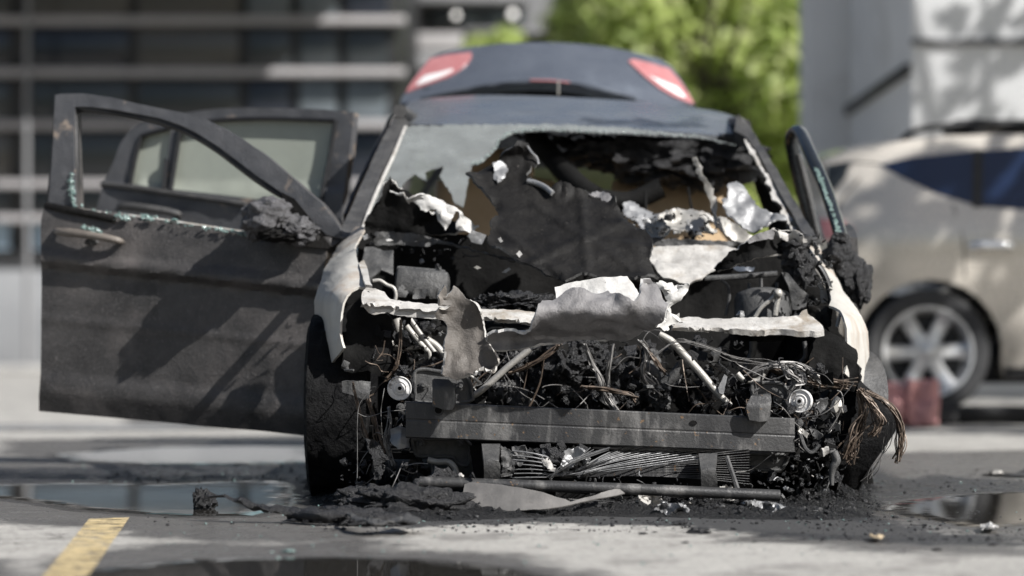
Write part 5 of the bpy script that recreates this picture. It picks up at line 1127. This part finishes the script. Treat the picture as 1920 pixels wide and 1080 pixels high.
# melted sheets and strips
def flat(px, py, rx, ry, h, seed, m='char', sub=5, amp=.5, rot=0):
    b = MB(); c = at(px, py); c.z = h*.35; b.blob(c, (rx, ry, h), sub, amp, 2.6, seed, RZ(rot), floor=.002); return b
T = thing('melted_trim', 'long melted black trim strip reaching from the tyre into the left puddle', 'melted plastic', tuple(at(640,962)))
b = MB(); b.tube([G(382,929,.075), G(430,934,.07), G(470,945,.055), G(510,955,.04), G(560,962,.03), G(620,966,.03), G(700,968,.02)], [.004,.010,.016,.022,.028,.03,.02], 10, smooth=6, flat=.5)
b.v = [tuple(Vector(v)+Vector((0,0,1))*(.012*mn.fractal(Vector(v)*25, .8, 2, 4))) for v in b.v]; b.build('strip', M['char'], T, 70)
tag(flat(780,965,.17,.10,.060,71).build('melted_lump', M['char'], ang=70), 'largest lump of melted plastic, left of the bent perforated sheet', 'melted plastic')
tag(flat(835,958,.09,.08,.085,72).build('melted_lump', M['char'], ang=70), 'tall wrinkled black lump touching the end of the bent perforated sheet', 'melted plastic')
tag(flat(640,978,.13,.07,.030,73).build('melted_lump', M['char'], ang=70), 'flat melted lump in front of the tyre at the left', 'melted plastic')
tag(flat(705,985,.10,.05,.026,74).build('melted_lump', M['char'], ang=70), 'small flat melted lump nearest the camera, left of centre', 'melted plastic')
tag(flat(700,955,.11,.08,.05,75).build('melted_lump', M['char'], ang=70), 'matt black lump between the tyre and the wrinkled lump', 'melted plastic')
def gsheet(name, pts, Y, m, label, cat, **k):
    o = sheet(name, pts, Y if callable(Y) else (lambda x, y: Y), M[m] if isinstance(m, str) else m, None, **k); return tag(o, label, cat)
M['perf'] = mat('grey perforated plate', (.12,.115,.11), (.19,.18,.17), 7, .55, .1, metal=.2, bump=.2, bscale=100, stain=(.07,.065,.06), sscale=6, sthr=.55, fleck=(.03,.03,.03), fscale=60, fthr=.72)
gsheet('bent_plate', c9([(322,215),(345,208),(480,218),(560,228),(660,248),(730,268),(790,285),(812,296),(860,282),(940,260),(1010,240),(1040,238),(1064,256),(1030,266),(940,282),(860,298),(780,318),(700,330),(560,338),(470,342),(330,345),(305,300)]), lambda x, y: 8.0-.10*clampf((y-905)/50)-.06*math.sin(clampf((x-870)/300)*3), 'perf', 'grey perforated metal plate lying bent below the cross tube', 'metal sheet', step=6, thick=.004, crumple=.004)
gsheet('curled_strip', [(648,958),(660,966),(672,972),(700,976),(740,973),(765,968),(790,975),(780,981),(740,979),(700,982),(668,978),(652,968)], lambda x, y: F*(H-.035)/(y-HY), 'dark', 'thin curled dark strip lying among the melted lumps at the left', 'metal sheet', step=5, thick=.004, crumple=.01)
foil = [(1218,945,.07,.05,'crumpled ash white foil scrap, largest of those under the cross tube'), (1265,955,.06,.035,'low crumpled foil scrap right of the largest foil scrap'), (1312,938,.06,.055,'crumpled foil scrap standing below the right strut'), (1356,938,.055,.06,'spiky pale foil scrap beside the pale stay rod'), (1430,950,.07,.04,'grey foil scrap right of the stay rod, under the tube end'), (1470,958,.05,.03,'small grey flake near the right end of the ash bank'), (885,945,.06,.05,'shiny melted glass clot on the perforated plate'), (905,952,.035,.03,'small glossy clot in front of the perforated plate')]
for i, (px, py, s, h, lab) in enumerate(foil):
    Y = G(px, min(py+14, 968)).y; rnd = random.Random(i+40); k = s*F/Y; kh = h*F/Y; base = 640+H*F/Y
    pts = [(px+k*math.cos(a)*rnd.uniform(.55,1.1), base-kh*.55-kh*.75*math.sin(a)*rnd.uniform(.5,1.2)) for a in [j*6.283/12 for j in range(12)]]
    gsheet('foil_scrap', pts, lambda x, y, Y=Y: Y-.01, 'alu' if i % 3 else 'ash', lab, 'scrap', step=3.5, jag=2, seg=3.5, thick=.003, crumple=.05, cf=22, seed=i)
# charred chunk in the puddle, bits on the concrete
b = MB(); c = at(385,957); b.blob(c+Vector((.0,0,.025)), (.030,.028,.034), 4, .7, 2.8, 91, floor=.003); b.blob(c+Vector((-.022,0,.03)), (.014,.02,.034), 4, .7, 2.8, 92, floor=.003)
tag(b.build('charred_chunk', M['char'], ang=70), 'charred black chunk standing in the left puddle', 'debris')
spots = [(1310,1000,.030,'long dark flake on the pale concrete, right of centre'),(1205,1002,.012,'small dark flake left of the long dark flake'),(1285,1019,.010,'dark flake nearest the camera, right of centre'),(1275,984,.022,'thin dark flake touching the edge of the ash bank'),(1376,993,.010,'tiny dark flake right of the long dark flake'),(1758,1033,.014,'dark flake on concrete at the lower right'),(1862,1023,.012,'dark flake at the far lower right'),(1415,1017,.008,'tiny dark flake in the open concrete, right of the middle'),(1228,999,.008,'speck of char beside the small dark flake'),(540,1036,.016,'pale glassy scrap at the edge of the front puddle')]
for i, (px, py, r, lab) in enumerate(spots):
    m = flat(px, py, r, r*.9, r*.35, 100+i, sub=3, amp=.7, rot=20*i); tag(m.build('char_flake', M['char'] if i < 9 else M['crumb'], ang=70), lab, 'debris')
gsheet('dry_leaf', [(1628,1004),(1636,1001),(1650,1002),(1658,1006),(1650,1010),(1636,1009)], lambda x, y: F*(H-.012)/(y-HY), mat('dry leaf', (.35,.27,.17), (.45,.36,.24), 20, .7), 'small dry tan leaf on the wet ground at the lower right', 'leaf', step=3, thick=.002, crumple=.01, cf=20)
gsheet('white_scrap', [(1838,988),(1846,982),(1856,984),(1868,985),(1872,992),(1856,993),(1842,993)], lambda x, y: F*(H-.012)/(y-HY), 'white', 'crumpled white scrap at the edge of the right puddle', 'scrap', step=3, jag=1.5, seg=3, thick=.002, crumple=.02, cf=20)
b = MB(); b.blob(P(1925,893,10.2)+Vector((.06,0,-.03)), (.20,.14,.055), 4, .25, 1.8, 95, floor=.004); tag(b.build('dark_lump', M['dark'], ang=70), 'blurred dark slab of debris at the right edge behind the puddle', 'debris')
b = MB(); b.blob(P(1868,886,10.3)+Vector((0,0,-.01)), (.03,.03,.02), 3, .5, 2.2, 96, floor=.004); tag(b.build('pale_pebble', M['pipe'], ang=70), 'pale pebble left of the blurred dark slab, right edge', 'stone')
# crumbs of soot and glass scattered over the wet ground
def crumbs(n, polys, rmin, rmax, m, seed, name):
    rnd = random.Random(seed); b = MB()
    bm = bmesh.new(); bmesh.ops.create_icosphere(bm, subdivisions=1, radius=1); bm.verts.index_update(); IV = [v.co.copy() for v in bm.verts]; IF = [[v.index for v in f.verts] for f in bm.faces]; bm.free()
    for i in range(n):
        p = rnd.choices(polys, [q[4] for q in polys])[0]
        px = rnd.uniform(p[0], p[2]); py = rnd.uniform(p[1], p[3]); c = G(px, py); r = rmin*(rmax/rmin)**(rnd.random()**2.2)
        s = (r*rnd.uniform(.7,1.3), r*rnd.uniform(.7,1.3), r*rnd.uniform(.4,.9)); R = RZ(rnd.uniform(0,360))
        b.add([c+R @ Vector((v.x*s[0]*rnd.uniform(.8,1.2), v.y*s[1], (v.z*.9+.6)*s[2])) for v in IV], IF)
    return tag(b.build(name, m, ang=20, smooth=False), kind='stuff')
crumbs(2200, [(560,930,1660,985,5),(1500,960,1920,1015,3),(560,975,1300,1000,2),(200,872,580,905,3),(1620,880,1920,925,2),(240,970,700,1000,.3)],   .0015, .007, M['char'], 3, 'soot_crumbs')
crumbs(420, [(560,940,1660,990,4),(1600,890,1920,1000,2),(300,960,900,1050,3),(900,990,1700,1060,1.5),(100,860,580,905,2)], .0018, .005, M['crumb'], 4, 'glass_crumbs')

rnd = random.Random(17); b = MB(); bm = bmesh.new(); bmesh.ops.create_icosphere(bm, subdivisions=1, radius=1); bm.verts.index_update(); IV = [v.co.copy() for v in bm.verts]; IF = [[v.index for v in f.verts] for f in bm.faces]; bm.free()
for i in range(5200):
    v = rnd.choice(BANK); c = Vector(v)+Vector((rnd.uniform(-.012,.012), rnd.uniform(-.012,.012), 0)); r = .0018*(5.5)**(rnd.random()**2)
    s = (r*rnd.uniform(.6,1.5), r*rnd.uniform(.6,1.5), r*rnd.uniform(.4,1.1)); R = RZ(rnd.uniform(0,360)) @ RX(rnd.uniform(-40,40))
    b.add([c+R @ Vector((q.x*s[0]*rnd.uniform(.7,1.3), q.y*s[1], q.z*s[2]))+Vector((0,0,s[2]*.4)) for q in IV], IF, 0 if rnd.random() < .93 else 1)
tag(b.build('ash_grains', [M['char'], M['dark']], ang=20, smooth=False), kind='stuff')
